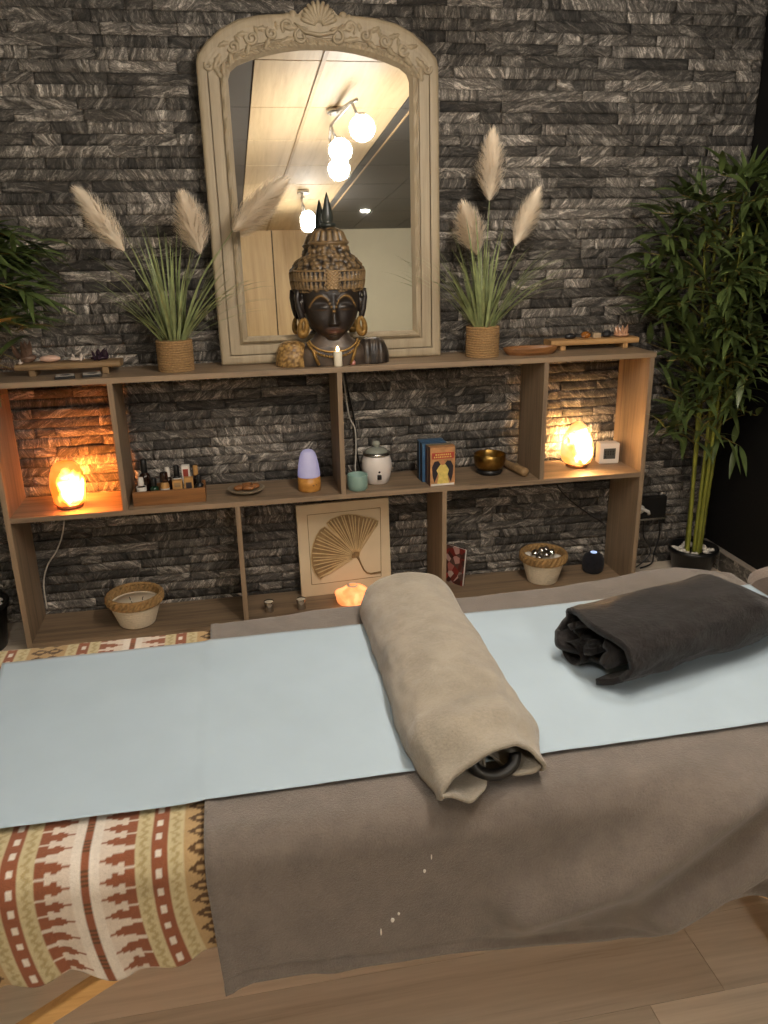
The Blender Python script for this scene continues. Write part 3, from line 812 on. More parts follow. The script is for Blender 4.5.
# ------------------------------------------------------------------ rolled dark plush throw
def throw():
    P0 = Vector((1.500, -1.922, 0.668)); P1 = Vector((1.905, -1.815, 0.668))
    ax = (P1 - P0).normalized(); sd = Vector((-ax.y, ax.x, 0)); up = Vector((0, 0, 1)); Ln = (P1 - P0).length
    root = thing('rolled_throw', 'dark brown plush throw rolled up on the paper at the right of the bed', 'throw', P0)
    turns = 2.35
    def sp(u, w, r_in=0.0):
        # u along axis, w along the spiral from outside in
        l = -0.01 + u * (Ln + 0.02)
        th = -0.62 * pi - w * turns * 2 * pi
        rr = 1.0 - 0.80 * w
        wid = 0.118 * rr; ht = 0.066 * rr
        c, s_ = cos(th), sin(th)
        k = 1.0
        a = math.copysign(abs(c) ** 0.8, c) * wid; b = math.copysign(abs(s_) ** 0.8, s_) * ht + 0.068
        end = smooth((u - 0.80) / 0.2); b = 0.004 + (b - 0.004) * (1 - 0.30 * end); a *= 1 - 0.10 * end
        n = 0.010 * n3(l * 9 + 3, c * 2.2, s_ * 2.2 + w) + 0.005 * n3(l * 22, c * 5, s_ * 5 + w * 2) + 0.002 * n3(l * 60, c * 14, s_ * 14)
        f = 1 + n * 7 * (1 if w < 0.45 else 0.4)
        l2 = l + (0.016 * n3(c * 2, s_ * 2, w * 2 + 5) if u < 0.12 or u > 0.9 else 0)
        l2 += (-0.014 * sin(2.5 * th) * (1 - u / 0.12)) if u < 0.12 else 0
        return ax * l2 + sd * a * f + up * max(0.003, 0.068 + (b - 0.068) * f)
    mb = MB(); mb.grid(sp, 90, 190)
    mb.build('plush_roll', M_PLUSH, root, solid=0.012)
    # loose fold end that hangs at the left mouth
    mb = MB(); mb.grid(lambda u, w: ax * lerp(-0.020, 0.10, u) + sd * (0.035 + 0.03 * cos(2 * pi * w)) + up * (0.026 + 0.022 * sin(2 * pi * w)), 10, 24, False, True)
    mb.build('inner_fold', M_PLUSH, root)
throw()

def head_cushion():
    c = Vector((2.240, -1.705, 0.60))
    root = thing('face_cradle', 'taupe towel covered face cradle cushion just beyond the right end of the bed', 'head rest', c)
    mb = MB()
    def fn(u, w):
        a = pi * 0.12 + 2 * pi * 0.88 * u; e = 2 * pi * w
        R_ = 0.105; r = 0.062
        sq = lambda v: math.copysign(abs(v) ** 0.55, v)
        x = (R_ + r * cos(e)) * sq(cos(a + pi)) * 1.02; y = (R_ + r * cos(e)) * sq(sin(a + pi)) * 1.12; z = 0.045 + 0.040 * math.copysign(abs(sin(e)) ** 0.8, sin(e))
        k = 0.004 * n3(x * 20, y * 20, z * 20)
        return (x + k, y + k, z + k)
    mb.grid(fn, 56, 24, False, True)
    for u in (0, 1):
        b = len(mb.v)
        ids = [mb.vert(fn(u, j / 24)) for j in range(24)]; mb.face(ids if u else ids[::-1])
    mb.build('towelled_cushion', M_GREYTOWEL, root)
    for y in (-0.12, 0.02):
        mb = MB(); mb.tube([(-0.175, y, -0.03), (-0.05, y, -0.03), (-0.02, y, 0.012)], 0.011, 10); mb.build('support_rod', M_BLACK, root)
    mb = MB(); mb.box((-0.10, -0.15, 0.0), (0.12, 0.15, 0.014)); mb.build('support_plate', M_BLACK, root, bevel=0.004)
head_cushion()

# ------------------------------------------------------------------ the leaning mirror
def mirror():
    x0 = 1.2365; tilt = 0.055
    root = thing('mirror', 'tall arched mirror in a carved limed wood frame leaning on the stone wall', 'mirror', (x0, -0.075, T))
    root.rotation_euler = (-tilt, 0, 0)
    # local: x across, z up, -y towards the room, frame back at y=+0.03
    outer = [(-0.428, 0.0), (-0.430, 0.25), (-0.430, 0.50), (-0.431, 0.80), (-0.431, 1.030), (-0.424, 1.058), (-0.392, 1.096), (-0.340, 1.139), (-0.280, 1.168), (-0.206, 1.184), (-0.125, 1.190), (0.0, 1.192),
             (0.125, 1.190), (0.206, 1.184), (0.280, 1.168), (0.340, 1.139), (0.392, 1.096), (0.424, 1.058), (0.431, 1.030), (0.431, 0.80), (0.430, 0.50), (0.430, 0.25), (0.430, 0.0), (0.2, 0.0), (0.0, 0.0), (-0.2, 0.0)]
    inner = [(-0.322, 0.103), (-0.323, 0.27), (-0.323, 0.50), (-0.324, 0.78), (-0.325, 0.985), (-0.316, 1.010), (-0.290, 1.030), (-0.235, 1.050), (-0.180, 1.064), (-0.125, 1.075), (-0.065, 1.082), (0.0, 1.084),
             (0.065, 1.082), (0.125, 1.075), (0.180, 1.064), (0.235, 1.050), (0.290, 1.030), (0.316, 1.010), (0.325, 0.985), (0.324, 0.78), (0.323, 0.50), (0.323, 0.27), (0.322, 0.103), (0.16, 0.103), (0.0, 0.103), (-0.16, 0.103)]
    # densify
    def dens(pl, k=10):
        out = []
        for a, b in zip(pl, pl[1:] + pl[:1]):
            for i in range(k): out.append((lerp(a[0], b[0], i / k), lerp(a[1], b[1], i / k)))
        return out
    O, I = dens(outer), dens(inner); n = len(O)
    prof = [(0.0, -0.012), (0.0, 0.024), (0.05, 0.031), (0.12, 0.033), (0.26, 0.033), (0.325, 0.032), (0.335, 0.018), (0.36, 0.018), (0.37, 0.029), (0.55, 0.029), (0.69, 0.028), (0.70, 0.016), (0.725, 0.016), (0.75, 0.026), (0.83, 0.031), (0.90, 0.027), (0.95, 0.016), (1.0, 0.004), (1.0, -0.01)]
    mb = MB()
    cum = [0.0]
    for a, b in zip(I, I[1:]): cum.append(cum[-1] + math.hypot(b[0] - a[0], b[1] - a[1]))
    for i in range(n):
        top = smooth((O[i][1] - 1.00) / 0.03)
        for t, h in prof:
            hh = h
            if 0.30 < t < 0.38: hh = lerp(h, 0.032, top)          # the groove dies out under the carving
            if 0.69 < t < 0.73: hh = lerp(h, 0.026, top * 0.6)
            if 0.74 < t < 0.92: hh = h + 0.0022 * sin(2 * pi * cum[i] / 0.016 + t * 40)   # rope bead
            mb.vert((lerp(O[i][0], I[i][0], t), -hh, lerp(O[i][1], I[i][1], t)))
    m = len(prof)
    for i in range(n):
        j = (i + 1) % n
        for k in range(m - 1): mb.face((i * m + k, i * m + k + 1, j * m + k + 1, j * m + k), 0, False)
    mb.build('frame', M_FRAME, root)
    mb = MB(); b = [mb.vert((p[0] * 1.03, -0.003, 0.594 + (p[1] - 0.594) * 1.02)) for p in I]; mb.face(b[::-1], 0, False)
    b2 = [mb.vert((p[0] * 1.03, 0.004, 0.594 + (p[1] - 0.594) * 1.02)) for p in I]; mb.face(b2, 0, False)
    mb.build('mirror_glass', M_MIRROR, root)
    mb = MB(); mb.prism([(p[0] * 0.98, 0.594 + (p[1] - 0.594) * 0.985) for p in O][::-1], 0.006, 0.012, Matrix(((1, 0, 0, 0), (0, 0, 1, 0), (0, 1, 0, 0), (0, 0, 0, 1)))); mb.build('back_board', M_DISHWOOD, root)
    # crest: fan shell on top
    mb = MB()
    N = 11
    for k in range(N):
        a = pi * (0.12 + 0.76 * k / (N - 1)); L = 0.052 + 0.016 * sin(a) ** 2
        c0 = Vector((0.0, -0.034, 1.150)); d = Vector((cos(a), 0, sin(a) * 1.0)); e = Vector((-d.z, 0, d.x))
        pts = [c0 + d * (0.012 + L * t) for t in (0, .25, .5, .75, 1.0)]
        mb.tube(pts, [0.003, 0.0055, 0.0075, 0.009, 0.006], 8)
    mb.prism([(0.084 * cos(pi * t / 20), 1.148 + 0.072 * sin(pi * t / 20)) for t in range(21)], -0.028, 0.012, Matrix(((1, 0, 0, 0), (0, 0, 1, 0), (0, 1, 0, 0), (0, 0, 0, 1))))
    mb.build('shell_crest', M_FRAME, root)
    # stepped shoulders of the crest and scroll leaves along the arch
    mb = MB()
    MX = Matrix(((1, 0, 0, 0), (0, 0, 1, 0), (0, 1, 0, 0), (0, 0, 0, 1)))
    for s in (-1, 1):
        for (x, z, r) in ((0.088, 1.185, 0.016), (0.108, 1.180, 0.013), (0.128, 1.178, 0.010)):
            mb.blob((s * x, -0.022, z), (r, 0.012, r * 1.1), 12)
    def mid(x):      # centre line of the carved field
        return interp([(0.0, 1.135), (0.125, 1.133), (0.2, 1.122), (0.26, 1.104), (0.32, 1.072), (0.37, 1.04), (0.385, 1.01)], abs(x))
    def scroll(cx, cz, r, a0, turns, s, th=0.0055):
        pts = []
        for k in range(26):
            t = k / 25; a = a0 + s * turns * 2 * pi * t; rr = r * (1 - 0.8 * t)
            pts.append((cx + rr * cos(a), -0.033, cz + rr * sin(a)))
        mb.tube(pts, [th * (0.5 + 0.7 * sin(pi * (0.15 + 0.8 * k / 25))) for k in range(26)], 7)
    def leafl(x, z, a, L, w):
        d = Vector((cos(a), 0, sin(a))); e = Vector((-sin(a), 0, cos(a)))
        def fn(u, v):
            ww = w * sin(pi * (0.06 + 0.94 * u)) ** 0.7 * (1 + 0.25 * sin(u * 19)); k = (v - 0.5) * 2
            return Vector((x, -0.031, z)) + d * (L * u) + e * (ww * k + 0.2 * L * u * u) + Vector((0, -0.007 * (1 - k * k) * sin(pi * clamp(u, .05, .95)) - 0.001, 0))
        mb.grid(fn, 14, 7)
    for s in (-1, 1):
        b0 = 0 if s > 0 else pi
        def A(a): return a if s > 0 else pi - a
        scroll(s * 0.062, 1.118, 0.030, A(2.4), 1.1, -s)
        scroll(s * 0.110, 1.150, 0.022, A(-1.0), 1.2, s)
        leafl(s * 0.075, 1.140, A(0.35), 0.055, 0.011); leafl(s * 0.085, 1.112, A(-0.1), 0.06, 0.010)
        for (x, r, a) in ((0.165, 0.020, 1.0), (0.235, 0.024, 0.2), (0.300, 0.021, -0.4)):
            z = mid(x); scroll(s * x, z, r, A(a), 1.15, -s)
            leafl(s * (x + 0.012), z + 0.012, A(0.5 - x * 2.0), 0.045, 0.009)
            leafl(s * (x + 0.005), z - 0.014, A(-0.5 - x * 2.2), 0.045, 0.009)
            leafl(s * (x - 0.02), z + 0.010, A(1.9 - x * 2.0), 0.030, 0.008)
        leafl(s * 0.345, 1.060, A(-0.9), 0.06, 0.011); leafl(s * 0.365, 1.030, A(-1.7), 0.05, 0.010); leafl(s * 0.335, 1.035, A(-1.3), 0.05, 0.009)
        scroll(s * 0.388, 1.022, 0.016, A(0.6), 1.0, -s)
    # two scrolls cradling the shell
    mb.tube([(-0.085, -0.034, 1.160), (-0.05, -0.036, 1.132), (0, -0.037, 1.124), (0.05, -0.036, 1.132), (0.085, -0.034, 1.160)], [0.003, 0.006, 0.007, 0.006, 0.003], 8)
    mb.build('carved_scrollwork', M_FRAME, root)
mirror()

# ------------------------------------------------------------------ buddha bust
def buddha():
    bx, by, bz = 1.2255, -0.168, T
    root = thing('buddha_bust', 'dark carved buddha bust with gilded crown standing before the mirror', 'statue', (bx, by, bz))
    DK, DK2, GD, GD2, RD = rgb(26, 21, 19), rgb(44, 35, 30), rgb(140, 108, 62), rgb(104, 76, 44), rgb(104, 62, 46)
    def mixc(a, b, t): t = clamp(t); return tuple(lerp(p, q, t) for p, q in zip(a, b))
    hw = [(0.085, 0.052), (0.098, 0.040), (0.103, 0.037), (0.112, 0.048), (0.125, 0.064), (0.145, 0.080), (0.17, 0.094), (0.20, 0.103), (0.23, 0.107), (0.29, 0.110)]
    fd = [(0.085, 0.045), (0.100, 0.060), (0.108, 0.072), (0.125, 0.080), (0.15, 0.084), (0.20, 0.086), (0.24, 0.086), (0.27, 0.084)]
    def feat(x, z):
        if z > 0.15: z = 0.15 + (z - 0.15) * 0.86
        ax = abs(x); d = 0.0
        if 0.148 < z < 0.245:
            t = (0.245 - z) / 0.09; d += (0.004 + 0.022 * clamp(t) ** 1.3) * exp(-(x / (0.007 + 0.006 * clamp(t))) ** 2) * smooth((z - 0.148) / 0.008)
        d += 0.010 * exp(-((ax - 0.012) / 0.007) ** 2 - ((z - 0.156) / 0.007) ** 2)
        d -= 0.012 * exp(-((ax - 0.042) / 0.026) ** 2 - ((z - 0.214) / 0.018) ** 2)
        d += 0.012 * exp(-((ax - 0.043) / 0.021) ** 2 - ((z - 0.207) / 0.010) ** 2)
        zb = 0.240 - 0.9 * (ax - 0.045) ** 2 / 0.045 - (0.012 if ax < 0.02 else 0) * (0.02 - ax) / 0.02
        d += 0.006 * exp(-((z - zb) / 0.004) ** 2) * (1 if ax < 0.088 else 0)
        d += 0.010 * exp(-(ax / 0.022) ** 2 - ((z - 0.134) / 0.005) ** 2) + 0.011 * exp(-(ax / 0.018) ** 2 - ((z - 0.123) / 0.005) ** 2)
        d += 0.006 * exp(-(ax / 0.016) ** 2 - ((z - 0.108) / 0.007) ** 2)
        d += 0.004 * exp(-((ax - 0.05) / 0.022) ** 2 - ((z - 0.165) / 0.022) ** 2)
        return d, zb
    def head(u, w):
        z = lerp(0.085, 0.288, w); a = 2 * pi * u
        h = interp(hw, z); f = interp(fd, z)
        c, s = cos(a), sin(a)
        x = math.copysign(abs(c) ** 0.9, c) * h
        y = -math.copysign(abs(s) ** 0.9, s) * (f if s > 0 else 0.062)
        if s > 0: d, _ = feat(x, z); y -= d * smooth(s * 2.5)
        return (x, y, z)
    def hcol(u, w, p):
        x, y, z = p; c = mixc(DK, DK2, 0.5 + 0.6 * n3(x * 40, y * 40, z * 40))
        if y < -0.02:
            ax = abs(x); _, zb = feat(x, z)
            c = mixc(c, GD, 0.9 * exp(-(((0.15 + (z - 0.15) * 0.86) - zb) / 0.0035) ** 2) * (1 if ax < 0.088 else 0))
            c = mixc(c, GD2, 0.5 * exp(-((z - 0.206 + 3 * (ax - 0.043) ** 2) / 0.002) ** 2) * exp(-((ax - 0.043) / 0.022) ** 2))
            c = mixc(c, RD, 0.9 * exp(-(ax / 0.024) ** 2 - ((z - 0.129) / 0.010) ** 2))
            c = mixc(c, GD2, 0.5 * clamp(n3(x * 60, y * 60, z * 60 + 3) * 2) * exp(-((z - 0.12) / 0.02) ** 2))
        return c
    mb = MB(); mb.grid(head, 150, 110, True, False, col=hcol, flip=True); mb.build('head', M_BUDDHA, root)
    # crown of curls
    cr = [(0.262, 0.104), (0.266, 0.118), (0.274, 0.121), (0.300, 0.126), (0.335, 0.128), (0.352, 0.124), (0.370, 0.111), (0.385, 0.096), (0.395, 0.084), (0.405, 0.076), (0.415, 0.072), (0.430, 0.067), (0.434, 0.072), (0.439, 0.072),
          (0.443, 0.064), (0.458, 0.058), (0.472, 0.052), (0.482, 0.042), (0.489, 0.020), (0.4895, 0.0)]
    def crown_raw(u, w):
        z = lerp(0.262, 0.4895, w); r = interp(cr, z); a = 2 * pi * u; c, s = cos(a), sin(a)
        dep = 0.70 if z < 0.40 else 0.78
        n = 0.0
        if 0.277 < z < 0.344:
            ph = (a / (2 * pi)) * 44; row = (z - 0.277) / 0.0335; tri = abs((ph % 1) - 0.5) * 2
            n = 0.006 if tri < (1 - (row % 1)) * 0.95 else -0.004
            if (row % 1) > 0.86 or (row % 1) < 0.07: n = 0.006
            fx = (c * r) / 0.135
            if s > 0 and abs(fx) < 0.20: n = 0.010 * exp(-(fx / 0.16) ** 4) + 0.004 * sin(z * 500) * cos(ph * 9)
        else:
            dd = noise.voronoi(Vector((c * r * 62, s * r * 62 * 0.8, z * 62)))[0]
            n = 0.014 * (0.55 - dd[0]) + 0.001
        if 0.429 < z < 0.441: n = 0.003
        if 0.443 < z < 0.478: n = 0.008 * abs(sin(a * 7)) - 0.002
        return c, s, r, dep, z, n
    def crown(u, w):
        c, s, r, dep, z, n = crown_raw(u, w); r = max(0.0005, r + n * (1 if r > 0.015 else 0))
        y = -s * r * dep; y = min(y, 0.080)
        return (c * r, y, z)
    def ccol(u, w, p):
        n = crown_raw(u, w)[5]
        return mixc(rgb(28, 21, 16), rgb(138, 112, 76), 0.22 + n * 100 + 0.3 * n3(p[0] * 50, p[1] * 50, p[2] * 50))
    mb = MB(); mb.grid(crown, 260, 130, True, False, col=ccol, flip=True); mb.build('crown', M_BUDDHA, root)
    mb = MB(); mb.lathe([(0.018, 0.486), (0.028, 0.492), (0.030, 0.497), (0.027, 0.502), (0.018, 0.505), (0.020, 0.512), (0.0215, 0.522), (0.020, 0.535), (0.014, 0.560), (0.007, 0.588), (0.0015, 0.606)], 28, sy=0.8); mb.build('finial', M_FINIAL, root)
    # long ears with ring lobes
    for s in (-1, 1):
        mb = MB()
        mb.tube([(s * 0.098, -0.015, 0.225), (s * 0.112, -0.018, 0.280), (s * 0.124, -0.02, 0.272), (s * 0.126, -0.02, 0.245), (s * 0.119, -0.02, 0.205), (s * 0.112, -0.022, 0.180), (s * 0.107, -0.024, 0.165)], [0.010, 0.010, 0.009, 0.010, 0.012, 0.012, 0.008], 10)
        mb.tube([(s * 0.100, -0.012, 0.245), (s * 0.112, -0.014, 0.23), (s * 0.105, -0.016, 0.19)], [0.014, 0.016, 0.010], 10)
        mb.build('ear', plain('statue_black', rgb(34, 27, 24), 0.4), root)
        mb = MB(); pts = [(s * (0.106 + 0.0125 * sin(a)), -0.030 - 0.004 * cos(a), 0.142 + 0.029 * cos(a)) for a in [2 * pi * k / 24 for k in range(25)]]
        pts = [(p[0] + s * 0.006 * (1 - (p[2] - 0.106) / 0.062), p[1], p[2]) for p in pts]
        mb.tube(pts, [0.0105 + 0.0035 * cos(2 * pi * k / 24 + pi) for k in range(25)], 9); mb.build('ear_ring', M_GOLD, root)
    # neck and chest
    def chest(u, w):
        z = lerp(0.0, 0.118, w); a = 2 * pi * u; c, s = cos(a), sin(a)
        h = interp([(0, 0.150), (0.03, 0.146), (0.06, 0.125), (0.085, 0.092), (0.10, 0.070), (0.118, 0.058)], z)
        f = interp([(0, 0.062), (0.04, 0.066), (0.07, 0.062), (0.09, 0.052), (0.118, 0.044)], z)
        return (math.copysign(abs(c) ** 0.8, c) * h, -math.copysign(abs(s) ** 0.8, s) * (f if s > 0 else 0.055), z)
    def chcol(u, w, p): return mixc(DK2, rgb(86, 72, 60), 0.5 + n3(p[0] * 30, p[1] * 30, p[2] * 30))
    mb = MB(); mb.grid(chest, 90, 40, True, False, col=chcol, flip=True); mb.face(list(range(0, 3600, 40))); mb.build('chest', M_BUDDHA, root)
    def shoulder(s, gold):
        def fn(u, w):
            a = 2 * pi * u; th = pi / 2 * w; rr = cos(th) ** 0.55 if w < 1 else 0.0
            cx = s * 0.152
            z = 0.092 * sin(th) ** 0.9; x = cx + 0.064 * rr * cos(a); y = -0.002 + 0.058 * rr * sin(a)
            k = 0.003 * (noise.voronoi(Vector((x * 90, y * 90, z * 90)))[0][0] - 0.4) if gold else 0.0015 * sin(x * 300)
            return (x + k, y + k * 2, z)
        def cc(u, w, p):
            if gold: return mixc(rgb(96, 68, 34), rgb(176, 140, 84), 0.5 + 1.4 * n3(p[0] * 110, p[1] * 110, p[2] * 110))
            return mixc(DK, rgb(84, 72, 62), 0.45 + n3(p[0] * 25, p[1] * 60, p[2] * 25))
        mb = MB(); mb.grid(fn, 60, 30, True, False, col=cc); mb.face(list(range(0, 1800, 30))[::-1]); o = mb.build('shoulder', M_BUDDHA, root)
        if gold: o['label'] = 'gilded textured shoulder'
    shoulder(-1, True); shoulder(1, False)
    # necklace
    mb = MB()
    for k in range(27):
        t = k / 26; a = pi * (0.06 + 0.88 * t); x = -0.098 * cos(a); z = 0.098 - 0.064 * sin(a)
        y = -(interp([(0, 0.062), (0.04, 0.066), (0.07, 0.062), (0.09, 0.052), (0.118, 0.044)], z)) * (1 - (x / 0.16) ** 2) ** 0.5 - 0.004
        mb.blob((x, y, z), (0.0052, 0.005, 0.0052), 8)
    pts = []
    for k in range(25):
        t = k / 24; a = pi * (0.05 + 0.9 * t); x = -0.092 * cos(a); z = 0.104 - 0.052 * sin(a)
        y = -(interp([(0, 0.062), (0.04, 0.066), (0.07, 0.062), (0.09, 0.052), (0.118, 0.044)], z)) * (1 - (x / 0.16) ** 2) ** 0.5 - 0.003
        pts.append((x, y, z))
    mb.tube(pts, 0.004, 8); mb.build('necklace', M_GOLD, root)
    for s in (-1, 1):
        mb = MB(); mb.tube([(s * 0.088, -0.050, 0.082), (s * 0.075, -0.066, 0.045), (s * 0.060, -0.068, 0.006)], [0.004, 0.006, 0.006], 8); mb.build('robe_edge', M_GOLD, root)
buddha()

t = thing('tealight', 'small lit white candle in front of the buddha bust', 'candle', (1.236, -0.242, T))
mb = MB(); mb.lathe([(0.0145, 0.0), (0.016, 0.003), (0.016, 0.050), (0.014, 0.054), (0.004, 0.055)], 24); mb.build('candle_body', M_WAX, t)
mb = MB(); mb.lathe([(0.001, 0.055), (0.005, 0.058), (0.006, 0.062), (0.004, 0.069), (0.0005, 0.075)], 14); mb.build('flame', M_FLAME, t)
mb = MB(); mb.blob((0, 0, 0.009), (0.012, 0.010, 0.010), 12, 0.25, 2, 3); tag(mb.build('rose_stone', plain('pink_stone', rgb(196, 132, 122), 0.4), loc=(1.292, -0.232, T)), 'small pink stone to the right of the white candle', 'stone')

# ------------------------------------------------------------------ pampas arrangements
def blade(mb, base, az, lean, L, w, droop, nseg=9, col=None):
    p = Vector(base); d = Vector((sin(lean) * cos(az), sin(lean) * sin(az), cos(lean))); side = Vector((-sin(az), cos(az), 0))
    side = (side + Vector((0.3 * sin(az * 7), 0.3 * cos(az * 5), 0))).normalized()
    ids = []
    for k in range(nseg + 1):
        t = k / nseg; ww = w * (1 - t ** 2.2) * (0.6 + 0.4 * min(1, t * 5)) + 0.0003
        nrm = d.cross(side).normalized()
        ids.append((mb.vert(p - side * ww), mb.vert(p + nrm * ww * 0.35), mb.vert(p + side * ww)))
        p = p + d * (L / nseg)
        d = (d + Vector((cos(az), sin(az), 0)) * droop * (0.3 + t) / nseg - Vector((0, 0, 1)) * droop * (0.2 + 1.6 * t * t) / nseg).normalized()
    for a, b in zip(ids, ids[1:]):
        mb.face((a[0], a[1], b[1], b[0])); mb.face((a[1], a[2], b[2], b[1]))
def plume(mb, a, b, width, rnd, n=1500, bend=0.0):
    a, b = Vector(a), Vector(b); d = (b - a); L = d.length; d.normalize()
    s1 = d.orthogonal().normalized(); s2 = d.cross(s1)
    for k in range(n):
        t = rnd.random() ** 0.85; az = rnd.random() * 2 * pi
        env = (sin(pi * min(1, 0.10 + t * 0.86)) ** 0.7) * (1 - 0.30 * t)
        out = (s1 * cos(az) + s2 * sin(az))
        p = a + d * (L * 0.93 * t) + out * width * env * 0.25 * rnd.random()
        ln = 0.030 + 0.030 * rnd.random(); r1 = rnd.random()
        q = p + d * ln * 0.62 + out * width * env * (0.25 + 0.45 * r1)
        e = q + d * ln * 0.5 + out * width * env * 0.18 - Vector((0, 0, 0.004 + 0.006 * rnd.random()))
        sv = d.cross(out).normalized() * 0.0011
        i = [mb.vert(p - sv * 0.5), mb.vert(p + sv * 0.5), mb.vert(q + sv), mb.vert(q - sv), mb.vert(e)]
        mb.face((i[0], i[1], i[2], i[3])); mb.face((i[3], i[2], i[4]))
def rope_pot(root, r, h):
    mb = MB(); n = 13; rt = h / n / 2
    for k in range(n): mb.ring((0, 0, rt + k * 2 * rt), r - rt, rt * 1.08, 40, 8)
    mb.lathe([(r - rt * 1.4, 0.001), (r - rt * 1.4, h - 0.001)], 40)
    mb.build('rope_pot', M_ROPE, root)
    mb = MB(); mb.lathe([(0.001, h - 0.016), (r - rt * 1.5, h - 0.014)], 30); mb.build('soil', M_SOIL, root)
def pampas(label, loc, seed, r, h, plumes, nbl, wild):
    root = thing('pampas_grass', label, 'potted plant', loc); rnd = random.Random(seed); L0 = Vector(loc)
    rope_pot(root, r, h)
    mb = MB()
    for k in range(nbl):
        az = rnd.random() * 2 * pi; rr = r * 0.6 * math.sqrt(rnd.random()); lean = 0.03 + 0.62 * rnd.random() ** 1.1
        if loc[1] + sin(az) * 0.3 > -0.02: lean *= 0.3
        if k % 3 == 0:
            az = rnd.uniform(-0.7, 0.05) if rnd.random() < 0.5 else pi + rnd.uniform(-0.05, 0.7); lean = rnd.uniform(0.35, 0.8)
            blade(mb, (rr * cos(az), rr * sin(az), h - 0.016), az, lean, rnd.uniform(0.26, 0.42), 0.0044, rnd.uniform(0.3, 1.1), 14); continue
        blade(mb, (rr * cos(az), rr * sin(az), h - 0.016), az, lean, 0.22 + 0.24 * rnd.random(), 0.0040 + 0.0018 * rnd.random(), 0.25 + 0.5 * rnd.random() ** 2)
    for (az, lean, L, dr) in wild: blade(mb, (0.02 * cos(az), 0.02 * sin(az), h - 0.016), az, lean, L, 0.0032, dr, 14)
    mb.build('grass_blades', M_GRASS, root)
    for (a, b, w) in plumes:
        a, b = Vector(a) - L0, Vector(b) - L0
        mb = MB(); plume(mb, a, b, w, rnd, 1900); pl = mb.build('plume', M_PLUME, root)
        c = Vector((0.15 * (a.x), 0.0, h - 0.016)); mid = (c + a) / 2 + Vector((-(a.x) * 0.10, 0, 0.03))
        mb = MB(); mb.tube([c, c * 0.5 + mid * 0.5 + Vector((0, 0, 0.012)), mid, a * 0.5 + mid * 0.5, a, a * 0.35 + b * 0.65], [0.0022, 0.0021, 0.002, 0.0018, 0.0016, 0.0006], 6); mb.build('plume_stem', M_GRASS, root)
pampas('pampas grass with green blades in a rope pot to the left of the mirror', (0.645, -0.158, T), 21, 0.066, 0.112,
       [((0.512, -0.20, 1.455), (0.395, -0.21, 1.640), 0.075), ((0.768, -0.16, 1.44), (0.730, -0.17, 1.62), 0.090), ((0.885, -0.20, 1.515), (1.065, -0.23, 1.67), 0.075)], 74,
       [(0.05, 0.75, 0.44, 1.2), (-0.1, 0.9, 0.40, 1.0), (-0.3, 0.7, 0.36, 0.9), (3.3, 0.6, 0.26, 0.5), (3.0, 0.8, 0.24, 0.7), (-0.2, 1.05, 0.36, 0.7)])
pampas('pampas grass with three pale plumes in a rope pot to the right of the mirror', (1.820, -0.158, T), 33, 0.066, 0.118,
       [((1.838, -0.15, 1.605), (1.842, -0.16, 1.825), 0.080), ((1.790, -0.17, 1.415), (1.735, -0.19, 1.575), 0.082), ((1.940, -0.16, 1.445), (2.012, -0.17, 1.622), 0.066)], 74,
       [(0.1, 0.5, 0.46, 1.5), (-0.15, 0.45, 0.42, 1.3), (0.0, 0.7, 0.36, 0.9), (3.2, 0.6, 0.42, 0.5), (3.0, 0.75, 0.36, 0.6), (3.5, 0.5, 0.3, 0.9)])

# ------------------------------------------------------------------ bamboo plants
def bamboo_leaf(mb, p, d, L, w, rnd):
    d = d.normalized(); side = d.cross(Vector((0, 0, 1)))
    side = side.normalized() if side.length > 0.1 else Vector((1, 0, 0))
    side = (side + Vector((0, 0, (rnd.random() - 0.5) * 0.9))).normalized()
    ids = []; q = Vector(p); dd = d.copy(); n = 5
    for k in range(n + 1):
        t = k / n; ww = w * [0.12, 0.85, 1.0, 0.8, 0.45, 0.02][k]
        nr = side.cross(dd).normalized()
        ids.append((mb.vert(q - side * ww + nr * ww * 0.25), mb.vert(q), mb.vert(q + side * ww + nr * ww * 0.25)))
        q = q + dd * (L / n); dd = (dd - Vector((0, 0, 0.10 + 0.10 * rnd.random()))).normalized()
    for a, b in zip(ids, ids[1:]):
        mb.face((a[0], a[1], b[1], b[0])); mb.face((a[1], a[2], b[2], b[1]))
